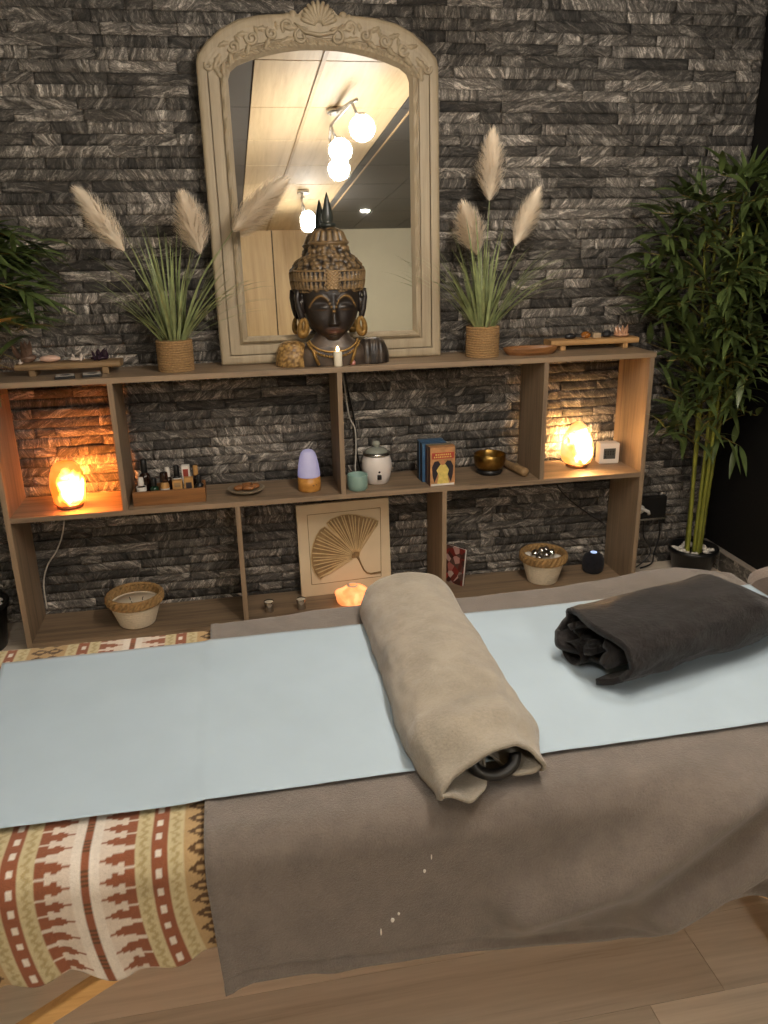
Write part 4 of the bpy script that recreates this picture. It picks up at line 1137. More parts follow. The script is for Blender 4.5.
def bamboo(label, loc, seed, canes, twigs, clampf, pot_r=0.105, pot_h=0.125):
    root = thing('bamboo_plant', label, 'potted plant', loc); rnd = random.Random(seed)
    mb = MB(); mb.lathe([(pot_r * 0.74, 0.0), (pot_r * 0.78, 0.004), (pot_r * 0.97, pot_h - 0.02), (pot_r * 1.04, pot_h - 0.02), (pot_r * 1.05, pot_h), (pot_r * 0.94, pot_h), (pot_r * 0.9, pot_h - 0.03)], 40); mb.build('pot', M_BLACK, root)
    mb = MB(); mb.lathe([(0.001, pot_h - 0.026), (pot_r * 0.92, pot_h - 0.028)], 30); mb.build('soil', M_SOIL, root)
    mb = MB()
    for k in range(34):
        a = rnd.random() * 2 * pi; r = pot_r * (0.45 + 0.40 * rnd.random()); mb.blob((r * cos(a), r * sin(a), pot_h - 0.018 + 0.004 * rnd.random()), (0.013, 0.011, 0.009), 8, 0.2, 2, k)
    mb.build('pebbles', M_PEBBLE, root)['kind'] = 'stuff'
    paths = []
    for (bx, by, tx, ty, tz) in canes:
        pts = []
        n = 16
        for k in range(n + 1):
            t = k / n; pts.append(Vector((lerp(bx, tx, t ** 1.5), lerp(by, ty, t ** 1.5), lerp(pot_h - 0.03, tz, t))))
        mb = MB(); fine = []
        rad = []
        for k in range(n):
            for j in range(4):
                fine.append(pts[k].lerp(pts[k + 1], j / 4)); rad.append((0.0095 * (1 - 0.55 * k / n)) * (1.16 if j == 0 else 1.0))
        mb.tube(fine, rad, 8); mb.build('cane', M_CANE, root); paths.append(pts)
    tw, lf = MB(), MB()
    def spray(p, d, L, nl):
        e = p + d * L + Vector((0, 0, -0.02)); lx, ly = loc[0], loc[1]
        e.x = min(e.x, 2.96 - lx); e.y = min(e.y, -0.02 - ly); m = p.lerp(e, 0.5) + Vector((0, 0, 0.025))
        tw.tube([p, p.lerp(m, 0.6) + Vector((0, 0, 0.008)), m, e], [0.0032, 0.0026, 0.0022, 0.0012], 5)
        for k in range(nl):
            t = 0.35 + 0.65 * k / max(1, nl - 1); q = p.lerp(m, t / 0.5) if t < 0.5 else m.lerp(e, (t - 0.5) / 0.5)
            f = d + Vector((rnd.uniform(-1, 1), rnd.uniform(-1, 1), rnd.uniform(-0.55, 0.75))) * 0.85
            Lf = rnd.uniform(0.11, 0.20)
            tip = q + f.normalized() * Lf
            f = clampf(q, tip, f, Vector(loc))
            if f is None: continue
            bamboo_leaf(lf, q, f, Lf, rnd.uniform(0.0095, 0.0155), rnd)
    for (ci, t, az, el, L, nl) in twigs(rnd, len(canes)):
        pts = paths[ci]; x = t * (len(pts) - 1); k = min(int(x), len(pts) - 2); p = pts[k].lerp(pts[k + 1], x - k)
        spray(p, Vector((cos(az) * cos(el), sin(az) * cos(el), sin(el))), L, nl)
    tw.build('twigs', M_TWIG, root); lf.build('foliage', M_LEAF, root)
def right_clamp(q, tip, f, L):
    w = tip + L
    f = Vector(f)
    if w.x > 2.965: f.x = -abs(f.x) * 0.4
    if w.y > -0.015: f.y = -abs(f.y) * 0.5 - 0.15
    w2 = q + f.normalized() * 0.19 + L
    if w2.x > 2.985 or w2.y > -0.004: return None
    q2 = q + L
    if min(w2.x, q2.x) < 2.535 and min(w2.z, q2.z) < 1.10 and max(w2.y, q2.y) > -0.30: return None
    return f
def right_twigs(rnd, nc):
    out = []
    for k in range(120):
        t = 0.36 + 0.60 * rnd.random() ** 0.9; az = rnd.uniform(pi * 0.75, pi * 2.1)
        out.append((rnd.randrange(nc), t, az, rnd.uniform(-0.1, 0.8), rnd.uniform(0.12, 0.34), rnd.randint(6, 10)))
    # sprays the photo shows sticking out to the left
    for (ci, t, az, el, L, nl) in ((0, 0.70, pi * 1.02, 0.55, 0.30, 12), (0, 0.66, pi * 1.05, 0.6, 0.33, 14), (1, 0.42, pi * 1.12, 0.15, 0.26, 13), (0, 0.38, pi * 1.10, 0.35, 0.24, 12), (2, 0.55, pi * 1.08, 0.25, 0.28, 12), (1, 0.78, pi * 1.0, 0.5, 0.26, 12), (3, 0.95, pi * 1.3, 0.7, 0.15, 12), (2, 0.98, pi * 1.6, 0.5, 0.15, 12), (0, 0.74, pi * 1.06, 0.35, 0.26, 14), (0, 0.62, pi * 1.10, 0.5, 0.22, 14), (0, 0.36, pi * 1.14, 0.4, 0.30, 14), (0, 0.40, pi * 1.18, 0.3, 0.30, 14), (0, 0.80, pi * 1.04, 0.30, 0.34, 15), (1, 0.76, pi * 1.05, 0.35, 0.36, 16), (0, 0.86, pi * 1.06, 0.35, 0.32, 14), (2, 0.90, pi * 1.03, 0.25, 0.36, 13), (0, 0.92, pi * 1.10, 0.3, 0.30, 13), (1, 0.95, pi * 1.15, 0.4, 0.28, 13), (3, 0.97, pi * 1.2, 0.3, 0.28, 13), (4, 0.95, pi * 1.4, 0.4, 0.2, 13)):
        out.append((ci, t, az, el, L, nl))
    return out
bamboo('tall artificial bamboo in a black pot in the right corner beside the shelf', (2.852, -0.135, 0), 8,
       [(-0.034, -0.01, -0.13, -0.03, 1.52), (-0.020, 0.022, -0.09, -0.04, 1.60), (-0.006, -0.02, -0.05, -0.08, 1.64), (0.012, 0.012, -0.01, -0.10, 1.66), (0.026, -0.012, 0.02, -0.16, 1.62), (0.0, -0.036, -0.06, -0.18, 1.5)], right_twigs, right_clamp)
def left_clamp(q, tip, f, L):
    f = Vector(f); w = q + f.normalized() * 0.15 + L
    if w.y > -0.01: f.y = -abs(f.y)
    w = q + f.normalized() * 0.19 + L
    if w.y > -0.012: return None
    if w.x > -0.03 and w.z < 1.05 and w.y > -0.29: return None
    if w.x > 0.10 and w.z < 1.24: return None
    return f
def left_twigs(rnd, nc):
    out = []
    for k in range(60):
        out.append((rnd.randrange(nc), rnd.uniform(0.5, 1.0), rnd.uniform(pi * 1.0, pi * 2.0), rnd.uniform(-0.1, 0.5), rnd.uniform(0.1, 0.24), rnd.randint(6, 9)))
    for (ci, t, az, el, L, nl) in ((0, 0.86, -0.25, 0.12, 0.30, 14), (1, 0.88, -0.45, 0.25, 0.27, 13), (0, 0.80, -0.30, 0.30, 0.27, 13), (2, 0.82, -0.35, 0.05, 0.26, 12), (1, 0.76, -0.45, -0.05, 0.24, 12), (2, 0.92, -0.3, -0.1, 0.28, 12), (0, 0.70, -0.5, 0.1, 0.24, 11), (1, 0.95, -0.35, 0.0, 0.26, 12), (3, 0.84, -0.15, 0.0, 0.20, 14), (3, 0.90, -0.25, 0.15, 0.20, 14), (3, 0.77, -0.3, 0.1, 0.20, 13), (1, 0.80, -0.2, 0.1, 0.22, 13), (0, 0.9, -0.2, 0.2, 0.24, 13), (2, 0.72, -0.25, 0.0, 0.2, 12), (3, 0.70, -0.4, 0.0, 0.18, 12)):
        out.append((ci, t, az, el, L, nl))
    return out
bamboo('bamboo plant at the left edge whose leaves hang over the shelf end', (-0.20, -0.20, 0), 14,
       [(-0.03, -0.01, 0.16, -0.04, 1.53), (0.0, 0.03, 0.22, -0.06, 1.58), (0.02, -0.03, 0.19, -0.12, 1.48), (0.035, 0.0, 0.25, -0.02, 1.55)], left_twigs, left_clamp, 0.125, 0.19)

# ------------------------------------------------------------------ things on the top board
def footed_tray(name, label, x0, x1, y0, y1, z0, z1, m, live):
    c = Vector(((x0 + x1) / 2, (y0 + y1) / 2, T)); root = thing(name, label, 'tray', c)
    mb = MB(); hx, hy = (x1 - x0) / 2, (y1 - y0) / 2; n = 40
    def fn(u, w):
        x = lerp(-hx, hx, u); a = 2 * pi * w; cy, cz = cos(a), sin(a)
        e = 0.004 * n3(x * 14, cy * 2, live) if live else 0
        yy = math.copysign(abs(cy) ** 0.35, cy) * (hy + e * 2); zz = math.copysign(abs(cz) ** 0.35, cz) * ((z1 - z0) / 2 - (abs(e) * 0.5))
        return (x, yy, (z0 + z1) / 2 - T + zz)
    mb.grid(fn, n, 20, False, True)
    for u in (0, 1):
        ids = [mb.vert(fn(u, j / 20)) for j in range(20)]; mb.face(ids if u else ids[::-1], 0, False)
    mb.build('slab', m, root)
    for sx in (-1, 1):
        mb = MB(); xx = sx * (hx - 0.055); mb.box((xx - 0.011, -hy * 0.85, 0), (xx + 0.011, hy * 0.85, z0 - T + 0.003)); mb.build('foot', m, root, bevel=0.002)
footed_tray('wooden_tray', 'rustic wooden tray on two feet holding crystals at the left end of the shelf top', 0.085, 0.448, -0.165, -0.070, 1.055, 1.079, M_TRAYWOOD, 3)
footed_tray('wooden_tray', 'light wooden footed tray holding stones at the right end of the shelf top', 2.125, 2.508, -0.115, -0.030, 1.052, 1.076, wood('light_tray_wood', rgb(150, 112, 70), rgb(196, 152, 100), 'x', 1.4, 0.5), 0)
def crystal_cluster(name, label, loc, m, n, hmax, r, seed, cat='crystal'):
    rnd = random.Random(seed); mb = MB()
    for k in range(n):
        a = rnd.random() * 2 * pi; q = rnd.random() * r * 0.7; h = hmax * (0.45 + 0.55 * rnd.random()); w = 0.18 * hmax + 0.004
        lean = Vector((cos(a) * q / r * 0.7, sin(a) * q / r * 0.7, 1)).normalized(); c = Vector((cos(a) * q, sin(a) * q, -0.0))
        s1 = lean.orthogonal().normalized(); s2 = lean.cross(s1); b = len(mb.v)
        for (t, ww) in ((0.02, 1.0), (0.68, 0.9)):
            for i in range(6): mb.vert(c + lean * h * t + (s1 * cos(i * pi / 3) + s2 * sin(i * pi / 3)) * w * ww * 0.5)
        tip = mb.vert(c + lean * h)
        for i in range(6):
            j = (i + 1) % 6; mb.face((b + i, b + j, b + 6 + j, b + 6 + i), 0, False); mb.face((b + 6 + i, b + 6 + j, tip), 0, False)
    mb.blob((0, 0, hmax * 0.14), (r, r * 0.8, hmax * 0.16), 12, 0.3, 3, seed)
    zmin = min(v[2] for v in mb.v); mb.v = [(v[0], v[1], v[2] - zmin) for v in mb.v]
    return tag(mb.build(name, m, loc=loc), label, cat)
TT = 1.0788
mb = MB(); mb.blob((0, 0, 0.012), (0.037, 0.020, 0.013), 22); tag(mb.build('oval_stone', M_ROSE, loc=(0.200, -0.120, TT)), 'smooth oval pale pink stone on the left tray', 'stone')
crystal_cluster('crystal_cluster', 'small white crystal cluster between the pink stone and the dark amethyst', (0.288, -0.118, TT), M_CRYSTAL, 7, 0.030, 0.026, 2)
crystal_cluster('amethyst_cluster', 'dark amethyst cluster at the right end of the left tray', (0.372, -0.116, TT), M_AMETHYST, 22, 0.044, 0.034, 5)
crystal_cluster('quartz_cluster', 'tall brownish smoky quartz cluster at the left end of the left tray', (0.122, -0.112, TT), M_SMOKY, 9, 0.095, 0.030, 9)
crystal_cluster('quartz_point', 'tiny white quartz point in front of the smoky quartz', (0.104, -0.150, TT), M_CRYSTAL, 2, 0.026, 0.010, 4)
for (x, y, lb) in ((0.262, -0.218, 'small black and white tag lying below the left tray, nearer the shelf end'), (0.352, -0.205, 'small black and white tag lying below the left tray, nearer the pampas pot')):
    t = thing('small_tag', lb, 'tag', (x, y, T), 0.18)
    mb = MB(); mb.box((-0.033, -0.030, 0), (0.033, 0.030, 0.010)); mb.build('tag_body', M_BLACK, t, bevel=0.001)
    mb = MB(); mb.box((-0.030, -0.027, 0.010), (0.030, 0.027, 0.0108)); mb.build('tag_face', M_CARDTAG, t)
    mb = MB(); mb.prism([(-0.016, -0.004), (0.003, -0.016), (0.020, -0.002), (0.012, 0.014), (-0.008, 0.012)], 0.0108, 0.0114); mb.build('tag_mark', M_INK, t)
mb = MB()
def dish_fn(u, w):
    a = 2 * pi * u; prof = [(0.02, 0.0), (0.80, 0.0), (0.93, 0.012), (1.0, 0.028), (0.97, 0.030), (0.90, 0.018), (0.78, 0.008), (0.02, 0.007)]
    x = w * (len(prof) - 1); k = min(int(x), len(prof) - 2); t_ = x - k
    r = lerp(prof[k][0], prof[k + 1][0], t_); z = lerp(prof[k][1], prof[k + 1][1], t_)
    return (0.108 * r * cos(a) * (1 + 0.06 * cos(a) ** 2), 0.046 * r * sin(a), z)
mb.grid(dish_fn, 48, 29, True, False)
tag(mb.build('oval_dish', M_DISHWOOD, loc=(2.018, -0.165, T)), 'shallow oval dark wooden dish between the rope pot and the right tray', 'dish')
TR = 1.0759
mb = MB(); mb.blob((0, 0, 0.010), (0.024, 0.014, 0.011), 16, 0.2, 2, 4); tag(mb.build('dark_stone', M_DARKSTONE, loc=(2.222, -0.075, TR)), 'flat dark stone at the left of the right tray', 'stone')
mb = MB(); mb.blob((0, 0, 0.013), (0.020, 0.015, 0.014), 14, 0.3, 2, 8, True); tag(mb.build('amber_stone', plain('amber_stone_mat', rgb(150, 92, 36), 0.25), loc=(2.290, -0.075, TR)), 'amber coloured stone on the right tray', 'stone')
mb = MB(); mb.box((-0.016, -0.012, 0), (0.016, 0.012, 0.020)); tag(mb.build('selenite_block', plain('pale_mineral', rgb(172, 150, 122), 0.5), loc=(2.336, -0.075, TR), bevel=0.003), 'pale mineral block on the right tray beside the amber stone', 'stone')
mb = MB(); mb.blob((0, 0, 0.014), (0.022, 0.014, 0.015), 8, 0.2, 2, 6, True); tag(mb.build('black_tourmaline', M_DARKSTONE, loc=(2.382, -0.075, TR)), 'angular black stone on the right tray beside the crystal', 'stone')
crystal_cluster('calcite_cluster', 'sparkling peach crystal cluster at the right end of the right tray', (2.448, -0.075, TR), plain('peach_crystal', rgb(196, 150, 118), 0.2, 0, 0.35, 40), 14, 0.052, 0.034, 12)

# ------------------------------------------------------------------ salt lamps
def salt_lamp(label, loc, prof, m, seed, amp):
    t = thing('salt_lamp', label, 'lamp', loc)
    mb = MB()
    def fn(u, w):
        x = w * (len(prof) - 1); k = min(int(x), len(prof) - 2); f = x - k; f = f
        r = lerp(prof[k][0], prof[k + 1][0], f); z = lerp(prof[k][1], prof[k + 1][1], f); a = 2 * pi * u
        r = r * (1 + amp * n3(cos(a) * 1.6 + seed, sin(a) * 1.6, z * 14) + 0.4 * amp * n3(cos(a) * 4 + seed, sin(a) * 4, z * 40))
        return (r * cos(a), r * sin(a), z)
    mb.grid(fn, 40, 40, True, False); mb.build('salt_crystal', m, t)
    mb = MB(); r = prof[0][0]
    mb.lathe([(r * 0.92, 0.0), (r * 0.98, 0.004), (r * 0.98, 0.014), (r * 0.9, 0.0165)], 36); mb.build('wooden_base', M_DISHWOOD, t)
salt_lamp('glowing orange salt lamp in the upper left compartment', (0.203, -0.165, Mz),
          [(0.050, 0.015), (0.057, 0.022), (0.061, 0.055), (0.062, 0.095), (0.058, 0.130), (0.049, 0.155), (0.034, 0.171), (0.014, 0.177), (0.001, 0.178)], M_SALT1, 2.0, 0.10)
salt_lamp('glowing amber salt lamp in the upper right compartment beside the clock', (2.268, -0.110, Mz),
          [(0.048, 0.015), (0.062, 0.024), (0.070, 0.050), (0.068, 0.085), (0.060, 0.120), (0.047, 0.152), (0.031, 0.178), (0.013, 0.192), (0.001, 0.195)], M_SALT2, 6.0, 0.10)
mb = MB(); mb.blob((0, 0, 0.040), (0.076, 0.050, 0.046), 22, 0.18, 1.6, 3.3)
mb.v = [(x, y, max(z, 0.0)) for x, y, z in mb.v]
t = thing('salt_candle_holder', 'glowing peach salt rock candle holder in front of the ginkgo picture', 'candle holder', (1.268, -0.190, Bz))
mb.build('salt_rock', M_SALT3, t)
mb = MB(); mb.lathe([(0.020, 0.082), (0.0215, 0.083), (0.0215, 0.090), (0.019, 0.090), (0.018, 0.086), (0.001, 0.086)], 20); mb.build('candle_cup', M_WAX, t)

# ------------------------------------------------------------------ oils in the wooden box
def oil_box():
    t = thing('oil_box', 'low honey wood box of small oil bottles on the middle shelf', 'box', (0.575, -0.175, Mz))
    mb = MB(); hx, hy, h, w = 0.134, 0.056, 0.056, 0.008
    mb.box((-hx, -hy, 0), (hx, -hy + w, h)); mb.box((-hx, hy - w, 0), (hx, hy, h)); mb.box((-hx, -hy + w, 0), (-hx + w, hy - w, h)); mb.box((hx - w, -hy + w, 0), (hx, hy - w, h)); mb.box((-hx + w, -hy + w, 0), (hx - w, hy - w, 0.006))
    mb.build('tray_box', M_OILBOX, t, bevel=0.0015)
oil_box()
def bottle(label, x, y, r, h, body, cap, capm, lab=None, labm=None, neck=0.45):
    t = thing('oil_bottle', label, 'bottle', (x, y, Mz + 0.0065), 0, 'oil bottles in the wooden box')
    hb = h * 0.66
    mb = MB(); mb.lathe([(r * 0.9, 0), (r, 0.003), (r, hb * 0.86), (r * 0.82, hb * 0.95), (r * neck, hb), (r * neck, hb + 0.004)], 22); mb.build('glass_body', body, t)
    mb = MB(); mb.lathe([(r * neck * 1.3, hb + 0.002), (r * neck * 1.35, hb + 0.004), (r * neck * 1.25, h - 0.002), (r * neck * 1.1, h)], 18); mb.build('cap', capm, t)
    if lab:
        mb = MB(); mb.lathe([(r * 1.02, hb * lab[0]), (r * 1.02, hb * lab[1])], 22)
        mb.f = mb.f[:-2]; mb.mi = mb.mi[:-2]; mb.sm = mb.sm[:-2]; mb.build('paper_label', labm, t)
bottle('tall dark bottle at the left back of the oil box', 0.486, -0.160, 0.021, 0.158, M_AMBER, 0, M_BLACK, None)
bottle('dark bottle with white upper label at the front left of the oil box', 0.474, -0.202, 0.0185, 0.098, M_AMBER, 0, M_WHITE, (0.72, 0.98), M_LABELW)
bottle('green glass bottle with dark cap in the oil box', 0.520, -0.196, 0.017, 0.090, M_GREENGLASS, 0, M_BLACK, None)
bottle('bottle with pale wooden cap and white label in the oil box', 0.560, -0.200, 0.0165, 0.112, M_CORK, 0, M_AMBER, (0.1, 0.7), M_LABELW, 0.7)
bottle('white capped amber bottle at the back middle of the oil box', 0.570, -0.150, 0.016, 0.118, M_AMBER, 0, M_WHITE, None)
bottle('black bottle with white front label in the middle of the oil box', 0.604, -0.155, 0.019, 0.124, M_BLACK, 0, M_BLACK, (0.75, 0.95), M_LABELW)
bottle('short black bottle with white base label at the right of the oil box', 0.688, -0.196, 0.0165, 0.092, M_BLACK, 0, M_BLACK, (0.05, 0.3), M_LABELW)
bottle('amber bottle with tan cap behind the right end of the oil box', 0.676, -0.152, 0.016, 0.118, M_AMBER, 0, M_CORK, None)
def oil_carton(label, x, y, w, d, h, m, fm, frac):
    t = thing('oil_carton', label, 'carton', (x, y, Mz + 0.0065), 0, 'small cartons in the oil box')
    mb = MB(); mb.box((-w / 2, -d / 2, 0), (w / 2, d / 2, h)); mb.build('carton', m, t, bevel=0.0012)
    mb = MB(); mb.box((-w * 0.32, -d / 2 - 0.0006, h * frac[0]), (w * 0.32, -d / 2, h * frac[1])); mb.build('carton_label', fm, t)
oil_carton('white carton with red label standing in the oil box', 0.640, -0.160, 0.030, 0.028, 0.124, M_LABELW, M_REDLABEL, (0.66, 0.90))
oil_carton('tan carton at the front of the oil box', 0.608, -0.206, 0.036, 0.024, 0.080, M_CORK, M_TRAYWOOD, (0.7, 0.9))
oil_carton('tan carton with dark square window in the oil box', 0.650, -0.204, 0.034, 0.024, 0.088, M_CORK, M_INK, (0.45, 0.80))

# ------------------------------------------------------------------ other things on the middle board
t = thing('saucer', 'small glazed saucer of brown stones on the middle shelf', 'saucer', (0.864, -0.150, Mz))
mb = MB(); mb.lathe([(0.034, 0.0), (0.036, 0.004), (0.060, 0.010), (0.073, 0.019), (0.071, 0.021), (0.056, 0.013), (0.02, 0.009), (0.001, 0.009)], 40); mb.build('saucer_dish', M_SAUCER, t)
for k, (x, y, rx, rz, lb) in enumerate(((-0.028, -0.006, 0.022, 0.3, 'brown agate lying at the left of the saucer'), (0.008, -0.014, 0.024, -0.2, 'brown agate lying at the front middle of the saucer'), (0.036, 0.006, 0.018, 0.8, 'brown agate lying at the right of the saucer'), (0.002, 0.022, 0.022, 0.1, 'brown agate lying at the back of the saucer'))):
    mb = MB(); mb.blob((0, 0, 0.010), (rx, 0.015, 0.011), 14, 0.25, 2, k * 3 + 1); tag(mb.build('agate_stone', M_AGATE, loc=(0.864 + x, -0.150 + y, Mz + 0.0135), rz=rz), lb, 'stone', 'agates on the saucer')
t = thing('aroma_diffuser', 'aroma diffuser with a lilac glowing dome on a bamboo base', 'diffuser', (1.112, -0.175, Mz))
mb = MB(); mb.lathe([(0.041, 0.0), (0.044, 0.003), (0.0455, 0.03), (0.044, 0.058)], 40); mb.build('bamboo_base', M_BAMBOOBASE, t)
mb = MB(); mb.lathe([(0.0435, 0.058), (0.0445, 0.060), (0.0440, 0.075), (0.040, 0.105), (0.034, 0.135), (0.028, 0.152), (0.019, 0.162), (0.008, 0.166), (0.006, 0.162)], 40); mb.build('dome', M_DOME, t)
mb = MB(); mb.blob((0.012, -0.0445, 0.030), (0.004, 0.002, 0.004), 10); mb.blob((0.024, -0.0385, 0.030), (0.003, 0.002, 0.003), 10); mb.build('button', M_DISHWOOD, t)
t = thing('cup', 'small teal ceramic cup in front of the white warmer', 'cup', (1.300, -0.212, Mz))
mb = MB(); mb.lathe([(0.036, 0.0), (0.039, 0.003), (0.041, 0.022), (0.0405, 0.026), (0.0405, 0.060), (0.039, 0.062), (0.037, 0.060), (0.036, 0.030), (0.030, 0.012), (0.001, 0.010)], 36); mb.build('cup_body', M_TEAL, t)
t = thing('wax_warmer', 'round white enamel warmer with steel rim and lid on the middle shelf', 'warmer', (1.392, -0.135, Mz))
mb = MB(); mb.lathe([(0.043, 0.0), (0.047, 0.004), (0.056, 0.03), (0.0615, 0.062), (0.060, 0.090), (0.053, 0.112), (0.050, 0.117)], 48); mb.build('body', M_CERAMIC, t)
mb = MB(); mb.lathe([(0.050, 0.115), (0.0555, 0.118), (0.0555, 0.126), (0.048, 0.129)], 40); mb.build('steel_rim', M_STEEL, t)
mb = MB(); mb.lathe([(0.048, 0.127), (0.042, 0.137), (0.028, 0.144), (0.012, 0.147)], 36); ld = mb.build('lid', M_GLASSLID, t)
mb = MB(); mb.lathe([(0.010, 0.145), (0.010, 0.150), (0.015, 0.156), (0.016, 0.164), (0.011, 0.172), (0.001, 0.173)], 24); mb.build('lid_knob', M_GLASSLID, ld)
mb = MB(); mb.box((-0.0085, -0.0650, 0.026), (0.0085, -0.050, 0.047)); mb.build('switch', M_BLACK, t, bevel=0.003, )
mb = MB(); mb.blob((0.0, -0.0620, 0.058), (0.0045, 0.0022, 0.0045), 12); mb.build('indicator', M_BLACK, t)

def deck(label, x, y, rz, w, d, h, side, front, kind):
    t = thing('card_box', label, 'card box', (x, y, Mz), rz, 'boxes beside the white warmer')
    mb = MB(); mb.box((-w / 2, -d / 2, 0), (w / 2, d / 2, h)); mb.build('box', side, t, bevel=0.0015)
    mb = MB(); mb.box((-w / 2 + 0.001, -d / 2 - 0.0008, 0.001), (w / 2 - 0.001, -d / 2, h - 0.001)); fr = mb.build('cover', front, t)
    mb = MB(); mb.box((-w / 2 + 0.001, -d / 2 + 0.002, h), (w / 2 - 0.001, d / 2 - 0.001, h + 0.0008)); mb.build('lid_top', front, t)
    if kind:
        f = -d / 2 - 0.0008
        def flat(name, poly, m, dep=0.0006, par=fr):
            mb = MB(); mb.prism(poly, 0, dep, Matrix(((1, 0, 0, 0), (0, 0, -1, f), (0, 1, 0, 0), (0, 0, 0, 1)))); return mb.build(name, m, par)
        flat('title_band', [(-0.044, 0.112), (0.046, 0.112), (0.046, 0.137), (-0.044, 0.137)], M_REDHEAD)
        for (a, b, z) in ((-0.030, 0.032, 0.1295), (-0.036, 0.038, 0.1195)):
            x0 = a; rnd = random.Random(int(z * 9999))
            while x0 < b:
                wl = 0.003 + 0.004 * rnd.random(); flat('title_letter', [(x0, z - 0.003), (x0 + wl, z - 0.003), (x0 + wl * 0.8, z + 0.003), (x0 + wl * 0.1, z + 0.003)], M_YELLOW, 0.0011); x0 += wl + 0.003
        for s in (-1, 1):
            flat('wing', [(s * 0.006, 0.085), (s * 0.018, 0.104), (s * 0.034, 0.102), (s * 0.044, 0.08), (s * 0.042, 0.045), (s * 0.034, 0.014), (s * 0.028, 0.03), (s * 0.018, 0.055)][::s], M_INK, 0.0009)
        flat('robe', [(-0.022, 0.010), (0.026, 0.010), (0.020, 0.045), (0.026, 0.066), (0.012, 0.088), (-0.010, 0.088), (-0.026, 0.066), (-0.016, 0.045)], M_YELLOW, 0.0013)
        flat('face', [(0.001 + 0.008 * cos(a), 0.096 + 0.010 * sin(a)) for a in [2 * pi * k / 16 for k in range(16)]], M_FLESH, 0.0015)
        flat('base_band', [(-0.048, 0.002), (0.048, 0.002), (0.048, 0.010), (-0.048, 0.010)], M_LABELW, 0.0007)
deck('sepia and red card box with a yellow robed winged figure, foremost of the boxes', 1.637, -0.236, 0.03, 0.104, 0.030, 0.160, M_MAROON, M_COVER, 1)
deck('dark box directly behind the red card box', 1.634, -0.203, 0.03, 0.104, 0.030, 0.158, M_MAROON, plain('olive_box_lid', rgb(116, 106, 84), 0.5), 0)
deck('blue box third from the front behind the red card box', 1.620, -0.169, 0.03, 0.104, 0.032, 0.160, M_NAVY, M_BLUEBOX, 0)
deck('blue box rearmost of the boxes nearest the stone wall', 1.616, -0.134, 0.03, 0.104, 0.032, 0.163, M_NAVY, plain('steel_blue_box', rgb(60, 92, 122), 0.45, 0, 0.2, 25), 0)
t = thing('singing_bowl', 'brass singing bowl on a black cushion', 'bowl', (1.873, -0.125, Mz))
mb = MB(); mb.lathe([(0.034, 0.016), (0.052, 0.024), (0.064, 0.044), (0.067, 0.066), (0.066, 0.084), (0.064, 0.086), (0.0615, 0.083), (0.062, 0.062), (0.054, 0.036), (0.030, 0.022), (0.001, 0.020)], 44); mb.build('bowl', M_BRASS, t)
t = thing('ring_cushion', 'black ring cushion under the brass bowl', 'cushion', (1.873, -0.125, Mz))
mb = MB(); mb.ring((0, 0, 0.012), 0.042, 0.012, 36, 12); mb.build('cushion_ring', M_BLACKVINYL, t)
t = thing('striker', 'wooden bowl striker lying beside the brass bowl against the divider', 'striker', (1.985, -0.13, Mz), 0.0)
mb = MB(); mb.tube([(-0.020, 0.10, 0.017), (-0.015, 0.05, 0.0185), (0.0, -0.02, 0.019), (0.012, -0.085, 0.020), (0.015, -0.092, 0.019)], [0.014, 0.0165, 0.018, 0.0185, 0.014], 18); mb.build('striker_rod', M_TRAYWOOD, t)
t = thing('digital_clock', 'small white cube clock with a grey display beside the right salt lamp', 'clock', (2.418, -0.088, Mz), -0.10)
mb = MB(); mb.box((-0.044, -0.026, 0), (0.044, 0.026, 0.090)); mb.build('clock_case', M_WHITE, t, bevel=0.005)
mb = MB(); mb.box((-0.026, -0.0275, 0.022), (0.026, -0.0255, 0.068)); dsp = mb.build('display', M_LCD, t)
mb = MB()
for k in range(9): mb.box((-0.021 + (k % 4) * 0.011, -0.0281, 0.050 - (k // 4) * 0.011), (-0.021 + (k % 4) * 0.011 + 0.006, -0.0275, 0.058 - (k // 4) * 0.011))
mb.build('display_segments', M_LCDINK, dsp)
mb = MB(); mb.box((0.044, -0.020, 0.004), (0.0452, 0.022, 0.086)); mb.build('side_panel', M_CLOCKSIDE, t)

# ------------------------------------------------------------------ things on the bottom board
def basket(label, loc, rb, rt_, h):
    t = thing('rope_basket', label, 'basket', loc)
    mb = MB(); n = 9; hb = h * 0.70
    prof = [(0.001, 0.004), (rb * 0.96, 0.0)]
    for k in range(n * 6 + 1):
        f = k / (n * 6); prof.append((lerp(rb, rt_ * 0.965, f) + 0.0022 * abs(sin(pi * f * n)), 0.002 + hb * f))
    prof += [(rt_ * 0.92, hb), (rb * 0.93, 0.012), (0.001, 0.012)]
    mb.lathe(prof, 56); mb.build('cotton_bowl', M_CREAM, t)
    mb = MB(); b = 26
    for k in range(2):
        pts = []; rad = []
        for i in range(b * 8 + 1):
            a = 2 * pi * i / (b * 8); w = sin(b * a / 2 + k * pi); pts.append((( rt_ + 0.005 * cos(b * a / 2 + k * pi)) * cos(a), (rt_ + 0.005 * cos(b * a / 2 + k * pi)) * sin(a), hb + (h - hb) * (0.5 + 0.34 * w)))
        mb.tube(pts, (h - hb) * 0.19, 8, False)
    for k in range(3): mb.ring((0, 0, hb + (h - hb) * (0.14 + 0.36 * k)), rt_ - 0.001, (h - hb) * 0.17, 48, 8)
    mb.build('seagrass_rim', M_SEAGRASS, t)
    return t
t = basket('cream basket with seagrass rim holding a candle at the lower left of the shelf', (0.392, -0.165, Bz), 0.068, 0.103, 0.132)
